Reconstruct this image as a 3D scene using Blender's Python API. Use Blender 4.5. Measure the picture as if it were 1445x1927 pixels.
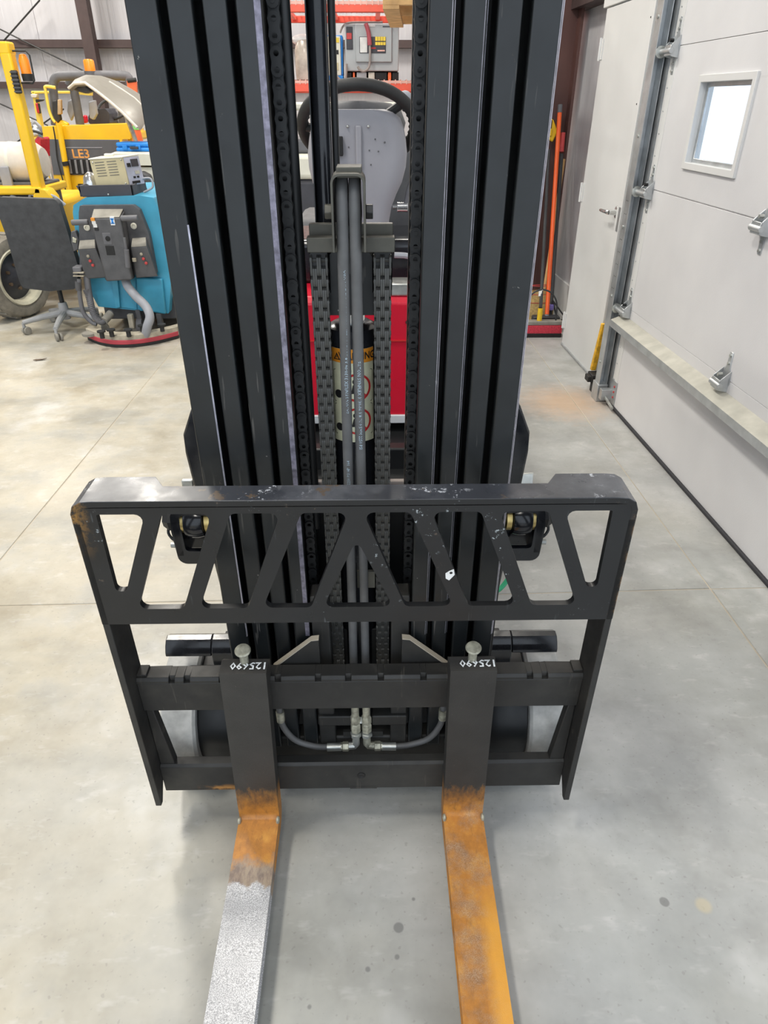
import bpy, bmesh, math, random
from mathutils import Vector, Matrix
from mathutils.geometry import tessellate_polygon
random.seed(7)
scene = bpy.context.scene
for o in list(bpy.data.objects): bpy.data.objects.remove(o)
COL = scene.collection
R = math.radians

# ---------------------------------------------------------------- camera
CAM_H = 1.46
cam_d = bpy.data.cameras.new('camera'); cam = bpy.data.objects.new('camera', cam_d); COL.objects.link(cam)
cam.location = (0.030, 0, CAM_H); cam.rotation_euler = (R(59.0), 0, R(-0.936))
cam_d.sensor_fit = 'HORIZONTAL'; cam_d.sensor_width = 36; cam_d.lens = 1285.0/1445*36; cam_d.clip_end = 100
scene.camera = cam
# ---------------------------------------------------------------- world, lamps, exposure
world = bpy.data.worlds.new('world'); scene.world = world; world.use_nodes = True
bg = world.node_tree.nodes['Background']; bg.inputs[0].default_value = (0.80, 0.89, 1.0, 1); bg.inputs[1].default_value = 1.45
def area(name, loc, size, power, col, rot=(0, 0, 0), sy=None):
    d = bpy.data.lights.new(name, 'AREA'); d.energy = power; d.color = col; d.size = size
    if sy: d.shape = 'RECTANGLE'; d.size_y = sy
    o = bpy.data.objects.new(name, d); o.location = loc; o.rotation_euler = rot; COL.objects.link(o); return o
# LED high-bay lamps under the roof
for lx, ly, lp in ((-1.6, 0.5, 125), (-1.9, 4.3, 135), (1.1, 5.4, 45), (-0.2, -2.2, 45), (-2.8, 7.4, 130), (0.3, 9.6, 170), (-5.4, 10.3, 220), (-5.8, 4.6, 120)):
    area('high_bay_lamp', (lx, ly, 5.2), 0.45, lp, (1.0, 0.955, 0.87), sy=1.2)
scene.view_settings.view_transform = 'Standard'; scene.view_settings.look = 'None'
scene.view_settings.gamma = 1.0; scene.view_settings.use_curve_mapping = False
scene.view_settings.exposure = 0.16
scene.cycles.max_bounces = 6; scene.cycles.diffuse_bounces = 3; scene.cycles.glossy_bounces = 3

# ---------------------------------------------------------------- measuring helpers
PIT, YAW = R(31), R(0.936)
FV = Vector((math.sin(YAW)*math.cos(PIT), math.cos(YAW)*math.cos(PIT), -math.sin(PIT)))
RV = Vector((math.cos(YAW), -math.sin(YAW), 0)); UV = RV.cross(FV); CV = Vector((0.030, 0, CAM_H))
def ray(x, y): return FV + (x-722.5)/1285*RV + (963.5-y)/1285*UV
def at(x, y, Y):
    d = ray(x, y); return CV + d*(Y/d.y)
def atz(x, y, Z):
    d = ray(x, y); return CV + d*((Z-CAM_H)/d.z)
TILT = R(1.6); MO = Vector((0, 0.965, CAM_H-1.3315))
MU = Vector((0, -math.sin(TILT), math.cos(TILT))); MN = Vector((0, math.cos(TILT), math.sin(TILT)))
def mw(x, n, u): return MO + Vector((x, 0, 0)) + n*MN + u*MU      # mast frame: across, back, up
def atm(x, y, n):
    d = ray(x, y); p = CV + d*(((mw(0, n, 0)-CV).dot(MN))/d.dot(MN)) - MO
    return p.x, p.dot(MU)

# ---------------------------------------------------------------- mesh builder
OFF = {}
class G:
    def __init__(s, xf=None): s.v = []; s.f = []; s.xf = xf; s.mi = []; s.cur = 0
    def add(s, vs, fs):
        b = len(s.v)
        s.v += [Vector(s.xf(*p)) if s.xf else Vector(p) for p in vs]
        s.f += [tuple(i+b for i in f) for f in fs]; s.mi += [s.cur]*len(fs)
        return s
    def box(s, x0, x1, y0, y1, z0, z1):
        return s.add([(x0,y0,z0),(x1,y0,z0),(x1,y1,z0),(x0,y1,z0),(x0,y0,z1),(x1,y0,z1),(x1,y1,z1),(x0,y1,z1)],
            [(0,3,2,1),(4,5,6,7),(0,1,5,4),(1,2,6,5),(2,3,7,6),(3,0,4,7)])
    def hexa(s, p): return s.add(p, [(0,3,2,1),(4,5,6,7),(0,1,5,4),(1,2,6,5),(2,3,7,6),(3,0,4,7)])
    def extr(s, poly, vec):
        n = len(poly); vec = Vector(vec); a = [Vector(p) for p in poly]
        return s.add(a+[p+vec for p in a], [tuple(range(n-1,-1,-1)), tuple(range(n,2*n))]+[(i,(i+1)%n,n+(i+1)%n,n+i) for i in range(n)])
    def loft(s, rings, caps=True, closed=False):
        n = len(rings[0]); vs = [p for r in rings for p in r]; fs = []
        m = len(rings)
        for k in range(m if closed else m-1):
            a = k*n; b = ((k+1) % m)*n
            for i in range(n): fs.append((a+i, a+(i+1)%n, b+(i+1)%n, b+i))
        if caps and not closed: fs += [tuple(range(n-1,-1,-1)), tuple(range((m-1)*n, m*n))]
        return s.add(vs, fs)
    def tube(s, pts, r, seg=10, closed=False, caps=True, sub=0):
        pts = [Vector(p) for p in pts]
        if sub: pts = smooth(pts, sub, closed)
        rr = r if isinstance(r, (list, tuple)) else [r]*len(pts)
        if len(rr) != len(pts): rr = [rr[0]+(rr[-1]-rr[0])*i/(len(pts)-1) for i in range(len(pts))]
        rings = []; n = len(pts); up = None
        for i, p in enumerate(pts):
            if closed: t = (pts[(i+1)%n]-pts[i-1])
            else: t = pts[min(i+1, n-1)]-pts[max(i-1, 0)]
            t.normalize()
            if up is None:
                up = Vector((0,0,1)) if abs(t.z) < .9 else Vector((0,1,0))
            a = t.cross(up).normalized(); up = a.cross(t).normalized()
            rings.append([p+(a*math.cos(2*math.pi*k/seg)+up*math.sin(2*math.pi*k/seg))*rr[i] for k in range(seg)])
        return s.loft(rings, caps, closed)
    def cyl(s, p, q, r, seg=16, r2=None): return s.tube([p, q], [r, r if r2 is None else r2], seg)
    def lathe(s, c, ax, prof, seg=24, closed=False):       # prof: (radius, height along axis)
        c = Vector(c); ax = Vector(ax).normalized(); a = ax.orthogonal().normalized(); b = ax.cross(a)
        return s.loft([[c+ax*h+(a*math.cos(2*math.pi*k/seg)+b*math.sin(2*math.pi*k/seg))*r for k in range(seg)] for r, h in prof], True, closed)
    def ring(s, c, ax, R_, r, seg=32, rs=10, a0=0, a1=2*math.pi):
        c = Vector(c); ax = Vector(ax).normalized(); a = ax.orthogonal().normalized(); b = ax.cross(a)
        full = abs(a1-a0-2*math.pi) < 1e-6
        pts = [c+(a*math.cos(a0+(a1-a0)*k/seg)+b*math.sin(a0+(a1-a0)*k/seg))*R_ for k in range(seg if full else seg+1)]
        return s.tube(pts, r, rs, closed=full)
    def ball(s, c, r, seg=12, rg=8, sc=(1,1,1)):
        c = Vector(c); rings = []
        for i in range(rg+1):
            t = math.pi*min(max(i/rg, .02), .98)
            rings.append([(c.x+sc[0]*r*math.sin(t)*math.cos(2*math.pi*k/seg), c.y+sc[1]*r*math.sin(t)*math.sin(2*math.pi*k/seg), c.z-sc[2]*r*math.cos(t)) for k in range(seg)])
        return s.loft(rings)
    def plate(s, outer, holes, fn, t):       # outer, holes: 2D; fn(a, b, depth) -> 3D
        loops = [outer]+holes; flat = [p for l in loops for p in l]; n = len(flat)
        tri = tessellate_polygon([[Vector((p[0], p[1], 0)) for p in l] for l in loops])
        vs = [fn(p[0], p[1], 0) for p in flat]+[fn(p[0], p[1], t) for p in flat]
        fs = [tuple(f) for f in tri]+[tuple(i+n for i in reversed(f)) for f in tri]
        b = 0
        for l in loops:
            for i in range(len(l)): fs.append((b+i, b+(i+1)%len(l), n+b+(i+1)%len(l), n+b+i))
            b += len(l)
        return s.add(vs, fs)
    def build(s, name, mat, parent=None, bevel=0, seg=2, label=None, kind=None, ang=35, flat=False, loc=None):
        off = OFF.get(parent.name, Vector()) if parent else Vector()
        me = bpy.data.meshes.new(name); me.from_pydata([p-(Vector() if loc is not None else off) for p in s.v], [], s.f)
        bm = bmesh.new(); bm.from_mesh(me)
        bmesh.ops.remove_doubles(bm, verts=bm.verts, dist=1e-6)
        bmesh.ops.recalc_face_normals(bm, faces=bm.faces); bm.to_mesh(me); bm.free()
        mats = mat if isinstance(mat, (list, tuple)) else [mat]
        for m_ in mats: me.materials.append(M[m_])
        if len(mats) > 1 and len(me.polygons) == len(s.mi): me.polygons.foreach_set('material_index', s.mi)
        if not flat:
            me.polygons.foreach_set('use_smooth', [True]*len(me.polygons)); me.set_sharp_from_angle(angle=R(ang))
        o = bpy.data.objects.new(name, me); COL.objects.link(o)
        if parent: o.parent = parent; OFF[o.name] = off
        if loc is not None: o.location = Vector(loc)-off
        if bevel:
            b = o.modifiers.new('edge', 'BEVEL'); b.width = bevel; b.segments = seg; b.limit_method = 'ANGLE'; b.angle_limit = R(40)
        if label: o['label'] = label
        if kind: o['kind'] = kind
        return o
def smooth(pts, sub, closed=False):
    n = len(pts); out = []
    rng = range(n) if closed else range(n-1)
    for i in rng:
        p0 = pts[i-1] if (i > 0 or closed) else pts[0]; p1 = pts[i]; p2 = pts[(i+1) % n]; p3 = pts[(i+2) % n] if (closed or i+2 < n) else pts[-1]
        for k in range(sub):
            t = k/sub
            out.append(.5*((2*p1)+(p2-p0)*t+(2*p0-5*p1+4*p2-p3)*t*t+(3*p1-p0-3*p2+p3)*t**3))
    if not closed: out.append(pts[-1])
    return out
def rpoly(pts, r, seg=5):                    # 2D polygon with rounded corners
    n = len(pts); out = []
    for i in range(n):
        rr = r[i] if isinstance(r, (list, tuple)) else r
        p = Vector(pts[i]); a = Vector(pts[i-1])-p; b = Vector(pts[(i+1) % n])-p
        if rr <= 0: out.append(tuple(p)); continue
        ang = a.angle(b); d = min(rr/math.tan(ang/2), a.length*.48, b.length*.48); rr = d*math.tan(ang/2)
        A = p+a.normalized()*d; B = p+b.normalized()*d; c = p+(a.normalized()+b.normalized()).normalized()*(rr/math.sin(ang/2))
        a0 = math.atan2(A.y-c.y, A.x-c.x); a1 = math.atan2(B.y-c.y, B.x-c.x); da = (a1-a0+math.pi) % (2*math.pi)-math.pi
        for k in range(seg+1): out.append((c.x+rr*math.cos(a0+da*k/seg), c.y+rr*math.sin(a0+da*k/seg)))
    return out
def rrect(x0, x1, y0, y1, r, seg=4): return rpoly([(x0,y0),(x1,y0),(x1,y1),(x0,y1)], r, seg)
def thing(name, label, cat, loc=(0,0,0), rz=0, group=None, kind=None, local=False):
    o = bpy.data.objects.new(name, None); COL.objects.link(o); o.location = loc; o.rotation_euler = (0,0,rz); o.empty_display_size = .1
    OFF[o.name] = Vector() if local else Vector(loc)
    return tag(o, label, cat, group, kind)
def tag(o, label=None, cat=None, group=None, kind=None):
    if label: o['label'] = label
    if cat: o['category'] = cat
    if group: o['group'] = group
    if kind: o['kind'] = kind
    return o
def dup(o, parent=None, loc=None):
    c = o.copy(); COL.objects.link(c)
    if parent: c.parent = parent; OFF[c.name] = OFF.get(parent.name, Vector())
    if loc is not None: c.location = loc
    return c
def text2d(body, size, align='CENTER', res=2, bold=0):
    cu = bpy.data.curves.new('t', 'FONT'); cu.body = body; cu.size = size; cu.align_x = align; cu.align_y = 'CENTER'; cu.resolution_u = res; cu.offset = bold*size
    o = bpy.data.objects.new('t', cu); COL.objects.link(o)
    dg = bpy.context.evaluated_depsgraph_get(); me = o.evaluated_get(dg).to_mesh()
    vs = [tuple(v.co) for v in me.vertices]; fs = [tuple(p.vertices) for p in me.polygons]
    o.evaluated_get(dg).to_mesh_clear(); bpy.data.objects.remove(o); bpy.data.curves.remove(cu)
    return vs, fs
def gtext(body, size, fn, align='CENTER', res=2, bold=.02):
    vs, fs = text2d(body, size, align, res, bold); g = G(); g.add([fn(v[0], v[1]) for v in vs], fs); return g

# ---------------------------------------------------------------- materials
M = {}
class N:
    def __init__(s, name):
        m = bpy.data.materials.new(name); m.use_nodes = True; s.nt = m.node_tree; s.b = s.nt.nodes['Principled BSDF']; M[name] = m; s.m = m
        s.co = s.nt.nodes.new('ShaderNodeTexCoord')
    def new(s, t, **k):
        n = s.nt.nodes.new(t)
        for a, v in k.items(): setattr(n, a, v)
        return n
    def link(s, a, b): s.nt.links.new(a, b)
    def noise(s, scale, detail=4, rough=.55, vec=None, stretch=None):
        n = s.new('ShaderNodeTexNoise'); n.inputs['Scale'].default_value = scale; n.inputs['Detail'].default_value = detail; n.inputs['Roughness'].default_value = rough
        v = vec or s.co.outputs['Object']
        if stretch:
            mp = s.new('ShaderNodeMapping'); mp.inputs['Scale'].default_value = stretch; s.link(v, mp.inputs[0]); v = mp.outputs[0]
        s.link(v, n.inputs['Vector']); return n.outputs['Fac']
    def ramp(s, fac, stops):
        r = s.new('ShaderNodeValToRGB'); e = r.color_ramp.elements
        while len(e) < len(stops): e.new(.5)
        for el, (p, c) in zip(e, stops):
            el.position = p; el.color = (c, c, c, 1) if isinstance(c, (int, float)) else (*c, 1)
        s.link(fac, r.inputs[0]); return r.outputs[0]
    def mix(s, fac, a, b, mode='MIX'):
        n = s.new('ShaderNodeMix', data_type='RGBA', blend_type=mode)
        for i, x in ((0, fac), (6, a), (7, b)):
            if hasattr(x, 'links'): s.link(x, n.inputs[i])
            elif isinstance(x, (int, float)): n.inputs[i].default_value = x if i == 0 else (x, x, x, 1)
            else: n.inputs[i].default_value = (*x, 1)
        return n.outputs[2]
    def math(s, op, a, b=0.0, clamp=False):
        n = s.new('ShaderNodeMath', operation=op, use_clamp=clamp)
        for i, x in ((0, a), (1, b)):
            if hasattr(x, 'links'): s.link(x, n.inputs[i])
            else: n.inputs[i].default_value = x
        return n.outputs[0]
    def axis(s, i):
        n = s.new('ShaderNodeSeparateXYZ'); s.link(s.co.outputs['Object'], n.inputs[0]); return n.outputs[i]
    def step(s, v, a, b):        # 0 at a, 1 at b
        n = s.new('ShaderNodeMapRange'); n.inputs[1].default_value = a; n.inputs[2].default_value = b; s.link(v, n.inputs[0]); return n.outputs[0]
    def bump(s, h, strength=.2, dist=.002):
        n = s.new('ShaderNodeBump'); n.inputs['Strength'].default_value = strength; n.inputs['Distance'].default_value = dist
        s.link(h, n.inputs['Height']); s.link(n.outputs[0], s.b.inputs['Normal'])
    def out(s, col=None, rough=None, metal=None, spec=None):
        for k, x in (('Base Color', col), ('Roughness', rough), ('Metallic', metal), ('Specular IOR Level', spec)):
            if x is None: continue
            if hasattr(x, 'links'): s.link(x, s.b.inputs[k])
            elif isinstance(x, (int, float)): s.b.inputs[k].default_value = x
            else: s.b.inputs[k].default_value = (*x, 1)
        return s
def plain(name, col, rough=.5, metal=0, var=.18, scale=9, bump=0, bscale=90, spec=.5):
    n = N(name); f = n.noise(scale, 5)
    a = tuple(c*(1-var) for c in col); b = tuple(min(1, c*(1+var)) for c in col)
    n.out(n.ramp(f, [(.3, a), (.7, b)]), n.ramp(n.noise(scale*2.3, 3), [(.3, max(.03, rough-.07)), (.7, min(1, rough+.07))]), metal, spec)
    if bump: n.bump(n.noise(bscale, 3), bump, .001)
    return n
plain('mast_black', (.022, .025, .027), .42, 0, .22, 14, .06, 60)
nn = M['mast_black']
def wear(name, base, chips, rough, amount=.66, scale=60, dust=None, dustlo=.52, rust=None):
    n = N(name); c = n.ramp(n.noise(9, 5), [(.3, tuple(x*.8 for x in base)), (.7, tuple(x*1.25 for x in base))])
    if dust: c = n.mix(n.ramp(n.noise(5, 6, .65), [(dustlo, 0), (dustlo+.2, .75)]), c, dust)
    k = n.math('MULTIPLY', n.ramp(n.noise(scale, 5, .7), [(amount, 0), (amount+.03, 1)]), n.ramp(n.noise(7, 2), [(.5, 0), (.62, 1)]))
    c = n.mix(n.math('MULTIPLY', n.ramp(n.noise(scale*.6, 5, .7), [(amount+.02, 0), (amount+.05, 1)]), n.ramp(n.noise(4.3, 2), [(.54, 0), (.64, 1)])), c, (.10, .075, .055))
    sc = n.ramp(n.noise(14, 2, .4, stretch=(9, 1, .8)), [(.685, 0), (.70, .55)]); sc = n.math('MULTIPLY', sc, n.ramp(n.noise(6, 2), [(.46, 0), (.6, 1)])); c = n.mix(sc, c, tuple(x*.3 for x in chips))
    if rust: c = rust(n, c)
    n.out(n.mix(k, c, chips), n.ramp(n.noise(16, 4), [(.3, rough-.1), (.7, rough+.1)]), 0, .5)
    n.bump(n.noise(50, 4), .05, .001); return n
def rust_corner(n, c):
    q = n.math('MULTIPLY', n.step(n.axis(0), -.425, -.452), n.step(n.axis(2), .80, .905)); q = n.math('MULTIPLY', q, n.ramp(n.noise(60, 4, .7), [(.42, 0), (.56, 1)]))
    e = n.math('MULTIPLY', n.step(n.axis(0), .449, .4572), n.ramp(n.noise(40, 4, .7), [(.46, 0), (.58, .8)])); c = n.mix(e, c, (.20, .12, .06))
    return n.mix(q, c, (.30, .15, .03))
def rust_bar(n, c):
    x = n.axis(0); q = n.math('MULTIPLY', n.math('MULTIPLY', n.step(x, -.375, -.33), n.step(x, -.26, -.275)), n.step(n.axis(2), .152, .138)); q = n.math('MULTIPLY', q, n.ramp(n.noise(70, 4, .7, stretch=(.3, 1, 1)), [(.42, 0), (.55, 1)]))
    return n.mix(q, c, (.36, .17, .04))
wear('rail_black', (.0085, .0100, .0108), (.35, .33, .30), .38, .68, 60, (.0165, .0195, .0205), .46)
plain('edge_glint', (.50, .49, .56), .34, .75, .25, 60)  # tint carries the daylight glint painted along the rail corners
plain('edge_glint_dull', (.20, .19, .24), .42, .5, .45, 90)
wear('backrest_black', (.0105, .0108, .0115), (.32, .35, .36), .36, .635, 80, rust=rust_corner)
wear('carriage_black', (.016, .0155, .0143), (.20, .18, .15), .58, .70, 60, (.042, .039, .033), .5, rust_bar)
wear('top_plate', (.035, .038, .046), (.46, .48, .52), .30, .575, 45, (.13, .135, .15), .46)  # scuffed; pale grey-blue tone holds the sky and lamp reflection in the colour
plain('edge_dust', (.42, .37, .29), .85)
plain('deep_black', (.008, .009, .010), .5)
plain('gloss_black', (.012, .013, .016), .19, 0, .3, 20)
plain('chain_steel', (.085, .085, .08), .48, .55, .3, 40)
plain('chain_black', (.02, .021, .022), .5, .2, .3, 40)
plain('hose_rubber', (.10, .10, .10), .55, 0, .15, 30)
plain('hose_dusty', (.17, .155, .12), .75, 0, .3, 30)
plain('zinc', (.52, .53, .50), .38, .75, .25, 30)
plain('zinc_dirty', (.40, .39, .31), .5, .5, .45, 70)
plain('brass', (.62, .48, .20), .35, .85, .2, 30)
plain('tread_grey', (.40, .40, .385), .8, 0, .3, 22, .3, 160)
plain('rubber_black', (.02, .02, .02), .65, 0, .3, 20)
plain('cover_grey', (.30, .295, .32), .45, 0, .10, 5, .15, 300)
plain('bracket_bronze', (.075, .072, .058), .5, .2, .25, 20)
plain('truck_red', (.62, .012, .035), .3, 0, .06, 3)
plain('white_strip', (.62, .64, .66), .4)
plain('label_cream', (.62, .62, .44), .5, 0, .1, 50)
plain('label_orange', (.75, .28, .02), .45, 0, .05)
plain('label_red', (.50, .02, .02), .5, 0, .05)
plain('ink_black', (.008, .008, .008), .6)
plain('hose_print', (.35, .45, .52), .6)
plain('chalk', (.70, .72, .72), .9, 0, .25, 200)
plain('green_hose', (.02, .30, .14), .45)
plain('paper_white', (.72, .72, .70), .6)
# background materials
plain('yellow_paint', (.86, .52, .012), .35, 0, .08, 4)
plain('yellow_pale', (.80, .60, .09), .45, 0, .08, 4)
plain('grille_grey', (.10, .105, .115), .5, 0, .1)
plain('slat_grey', (.20, .205, .215), .45)
plain('orange_print', (.72, .33, .08), .6)
plain('beacon_orange', (.95, .28, .02), .25, 0, .08)
plain('cone_orange', (.90, .17, .05), .5, 0, .08)
plain('reflect_green', (.25, .80, .20), .4)
plain('hood_silver', (.24, .225, .195), .42, .1, .06)
plain('cream_paint', (.70, .68, .58), .5, 0, .08)
plain('case_blue', (.02, .25, .74), .4, 0, .08)
plain('scrubber_blue', (.045, .30, .46), .42, 0, .12, 7)
plain('console_grey', (.085, .085, .09), .6, 0, .2, 14)
plain('console_dust', (.27, .255, .22), .8, 0, .2, 14)
plain('hose_grey', (.30, .31, .34), .55, 0, .1)
plain('hose_dark', (.13, .13, .14), .6, 0, .15)
plain('squeegee_tan', (.40, .36, .28), .75, 0, .25, 20)
plain('squeegee_red', (.45, .05, .07), .5, 0, .15)
plain('chair_fabric', (.045, .047, .05), .8, 0, .22, 16, .2, 250)
plain('chair_trim', (.20, .21, .24), .6)
plain('chair_grey', (.34, .345, .35), .5, 0, .12)
plain('beige_steel', (.56, .49, .30), .45, .15, .12, 6)
plain('panel_lilac', (.52, .54, .66), .4)
plain('tank_white', (.66, .61, .54), .5, 0, .15, 6)
plain('tire_dusty', (.22, .20, .165), .85, 0, .3, 16, .4, 80)
plain('rim_cream', (.55, .52, .40), .6, 0, .2, 12)
plain('hub_brown', (.12, .08, .05), .7)
plain('moto_red', (.50, .015, .03), .25)
plain('chrome', (.65, .66, .66), .18, .9)
plain('steel_brown', (.105, .048, .04), .5, 0, .12, 5)
plain('girt_brown', (.06, .038, .036), .6, 0, .1)
plain('rack_orange', (.85, .12, .07), .45, 0, .08)
plain('wire_pale', (.80, .45, .38), .5)
plain('charger_grey', (.40, .42, .43), .45, 0, .06)
plain('dark_panel', (.045, .045, .055), .5)
plain('label_yellow', (.82, .60, .06), .5)
plain('cable_red', (.38, .07, .09), .5)
plain('cable_grey', (.30, .26, .24), .6)
plain('wood', (.55, .33, .14), .7, 0, .25, 10)
plain('wrap', (.42, .36, .30), .25, 0, .35, 9, .6, 12)
plain('cardboard', (.45, .33, .2), .8)
plain('broom_orange', (.90, .13, .025), .4, 0, .06)
plain('pole_black', (.035, .037, .04), .5)
plain('bristle_red', (.62, .05, .08), .8, 0, .3, 120)
plain('bristle_black', (.02, .015, .015), .9)
plain('straw', (.52, .36, .14), .85, 0, .3, 60)
plain('grip_red', (.52, .06, .06), .6)
plain('yellow_plastic', (.85, .55, .02), .5)
plain('purple_plastic', (.22, .18, .55), .5)
plain('door_white', (.66, .66, .65), .5, 0, .03, 3)
plain('galvanised', (.52, .54, .55), .38, .7, .18, 12)
plain('galv_dusty', (.44, .43, .375), .7, .2, .14, 12)
plain('seal_black', (.03, .03, .035), .7)
plain('bollard_yellow', (.72, .40, .02), .6, 0, .3, 40)
plain('wall_white', (.62, .62, .61), .6, 0, .03, 3)
plain('cable_black', (.02, .02, .02), .6)
plain('grey_box', (.42, .39, .37), .6, 0, .06)

def mk_garage():
    n = N('garage_white'); c = n.ramp(n.noise(2.2, 3), [(.3, (.62, .615, .625)), (.7, (.70, .695, .70))])
    n.out(c, .48, 0, .4); n.bump(n.noise(170, 2), .25, .0012)
mk_garage()
def mk_insul():
    n = N('insulation'); f = n.noise(1.4, 5, .6, stretch=(2.2, 1, .28)); g = n.noise(7, 3, .6, stretch=(3.0, 1, .25))
    n.out(n.mix(n.ramp(g, [(.62, 0), (.74, .6)]), n.ramp(f, [(.3, (.44, .43, .45)), (.7, (.56, .55, .57))]), (.75, .74, .76)), .42, 0, .4); n.bump(g, .35, .02)
mk_insul()
def mk_liner():
    n = N('liner_sheen'); f = n.noise(2.6, 4, .6, stretch=(1, 1.6, .5))
    n.out(n.ramp(f, [(.3, (.48, .47, .49)), (.7, (.72, .71, .72))]), .3, .15, .5); n.bump(f, .4, .02)
mk_liner()
def mk_floor():
    n = N('concrete'); pos = n.new('ShaderNodeNewGeometry').outputs['Position']
    a = n.noise(.9, 4, .6, vec=pos); b = n.noise(4.5, 4, .65, vec=pos); d = n.noise(26, 3, .7, vec=pos)
    sep = n.new('ShaderNodeSeparateXYZ'); n.link(pos, sep.inputs[0])
    c = n.ramp(a, [(.30, (.325, .335, .318)), (.5, (.40, .405, .392)), (.70, (.475, .475, .47))])
    warm = n.math('ADD', n.step(sep.outputs[0], .3, -1.0), n.math('MULTIPLY', n.math('SUBTRACT', n.noise(1.3, 4, vec=pos), .5), 1.5), True)
    c = n.mix(n.math('MULTIPLY', warm, .95), c, n.ramp(b, [(.28, (.355, .31, .225)), (.5, (.42, .385, .305)), (.72, (.50, .47, .395))]))
    c = n.mix(n.ramp(n.noise(1.7, 4, .7, vec=pos, stretch=(.6, 1.4, 1)), [(.50, 0), (.64, .55)]), c, (.29, .29, .265))
    c = n.mix(n.ramp(b, [(.52, 0), (.70, .5)]), c, (.30, .298, .28))
    c = n.mix(n.ramp(n.noise(2.4, 4, .65, vec=pos), [(.56, 0), (.70, .6)]), c, (.55, .55, .535))
    c = n.mix(n.ramp(n.noise(11, 3, .7, vec=pos, stretch=(1, 2.2, 1)), [(.58, 0), (.72, .35)]), c, (.58, .57, .55))
    c = n.mix(n.ramp(d, [(.60, 0), (.78, .38)]), c, (.29, .285, .27))
    c = n.mix(n.ramp(n.noise(90, 1, .6, vec=pos), [(.66, 0), (.74, .35)]), c, (.22, .21, .19))
    c = n.mix(1.0, c, n.ramp(n.noise(3.1, 5, .68, vec=pos), [(.34, .84), (.52, 1.0), (.68, 1.12)]), 'MULTIPLY')
    # dropped oil spots and a sawdust smear
    def spot(x, y, r, soft, colr, k, base, wob=.02):
        v = n.new('ShaderNodeVectorMath', operation='DISTANCE'); n.link(pos, v.inputs[0]); v.inputs[1].default_value = (x, y, 0)
        q = n.math('ADD', v.outputs['Value'], n.math('MULTIPLY', n.math('SUBTRACT', d, .5), wob))
        return n.mix(n.math('MULTIPLY', n.step(q, r+soft, r-soft), k), base, colr)
    for (x, y, r, k) in SPOTS: c = spot(x, y, r, .0015, (.17, .17, .165), k, c, .004)
    c = spot(1.12, 3.62, .20, .13, (.60, .36, .18), .55, c, .25)
    c = spot(.72, .80, .016, .004, (.52, .45, .30), .6, c, .004)
    n.out(c, n.ramp(b, [(.3, .34), (.7, .5)]), 0, .45); n.bump(d, .10, .0015)
SPOTS = []
for px, py, r in ((750, 1746, .0105), (747, 1801, .005), (692, 1824, .005), (582, 1895, .004), (778, 1692, .003), (1250, 1697, .010)):
    p = atz(px, py, 0); SPOTS.append((p.x, p.y, r, .75))
mk_floor()
def mk_fork(name, steel):
    n = N(name); y = n.math('ADD', n.axis(1), 1.6); z = n.axis(2); w = n.noise(26, 5, .65); w2 = n.noise(90, 3, .7, stretch=(1, .35, .35)); w3 = n.noise(560, 2)
    black = n.ramp(n.noise(12, 5), [(.3, (.022, .021, .019)), (.7, (.036, .034, .031))])
    chips = n.ramp(n.noise(120, 4, .7), [(.68, 0), (.72, .6)]); black = n.mix(chips, black, (.14, .12, .10))
    rust = n.ramp(w, [(.25, (.27, .11, .022)), (.5, (.44, .18, .03)), (.75, (.58, .28, .05))]); rust = n.mix(n.ramp(w2, [(.55, 0), (.75, .6)]), rust, (.22, .09, .025))
    zz = n.math('ADD', z, n.math('MULTIPLY', n.math('SUBTRACT', w2, .5), .10))
    c = n.mix(n.step(zz, .185, .105), black, rust)
    yy = n.math('ADD', y, n.math('MULTIPLY', n.math('SUBTRACT', w, .5), .08))
    low = n.step(z, .135, .125)
    if steel:
        band = n.math('MULTIPLY', n.step(yy, .875, .850), low); c = n.mix(n.math('MULTIPLY', band, .8), c, n.ramp(w2, [(.35, (.13, .13, .135)), (.6, (.30, .27, .22))]))
        st = n.math('MULTIPLY', n.step(yy, .815, .805), low)
        silver = n.ramp(w3, [(.36, (.27, .27, .28)), (.50, (.48, .48, .49)), (.64, (.70, .70, .71))])
        silver = n.mix(n.ramp(n.noise(7, 3), [(.45, 0), (.7, .55)]), silver, (.30, .30, .31))
        c = n.mix(st, c, silver); n.out(c, n.ramp(w3, [(.3, .55), (.7, .42)]), n.math('MULTIPLY', st, .35))
    else:
        p = n.math('MULTIPLY', n.ramp(n.noise(16, 5, .7), [(.46, 0), (.66, .55)]), low); c = n.mix(p, c, n.ramp(w3, [(.4, (.20, .13, .08)), (.65, (.42, .34, .26))]))
        e = n.math('MULTIPLY', n.step(n.axis(0), .225, .250), n.step(yy, .82, .72)); c = n.mix(n.math('MULTIPLY', e, .8), c, (.72, .34, .04))
        n.out(c, .62, .1)
    n.bump(w3, .25, .0015)
mk_fork('fork_worn_steel', True); mk_fork('fork_rusty', False)
gl = N('window_glass'); gl.out((.9, .95, 1), .03, 0); gl.b.inputs['Transmission Weight'].default_value = 1; gl.b.inputs['IOR'].default_value = 1.05
plain('amber_clear', (.95, .35, .03), .2, 0, .1)
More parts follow.
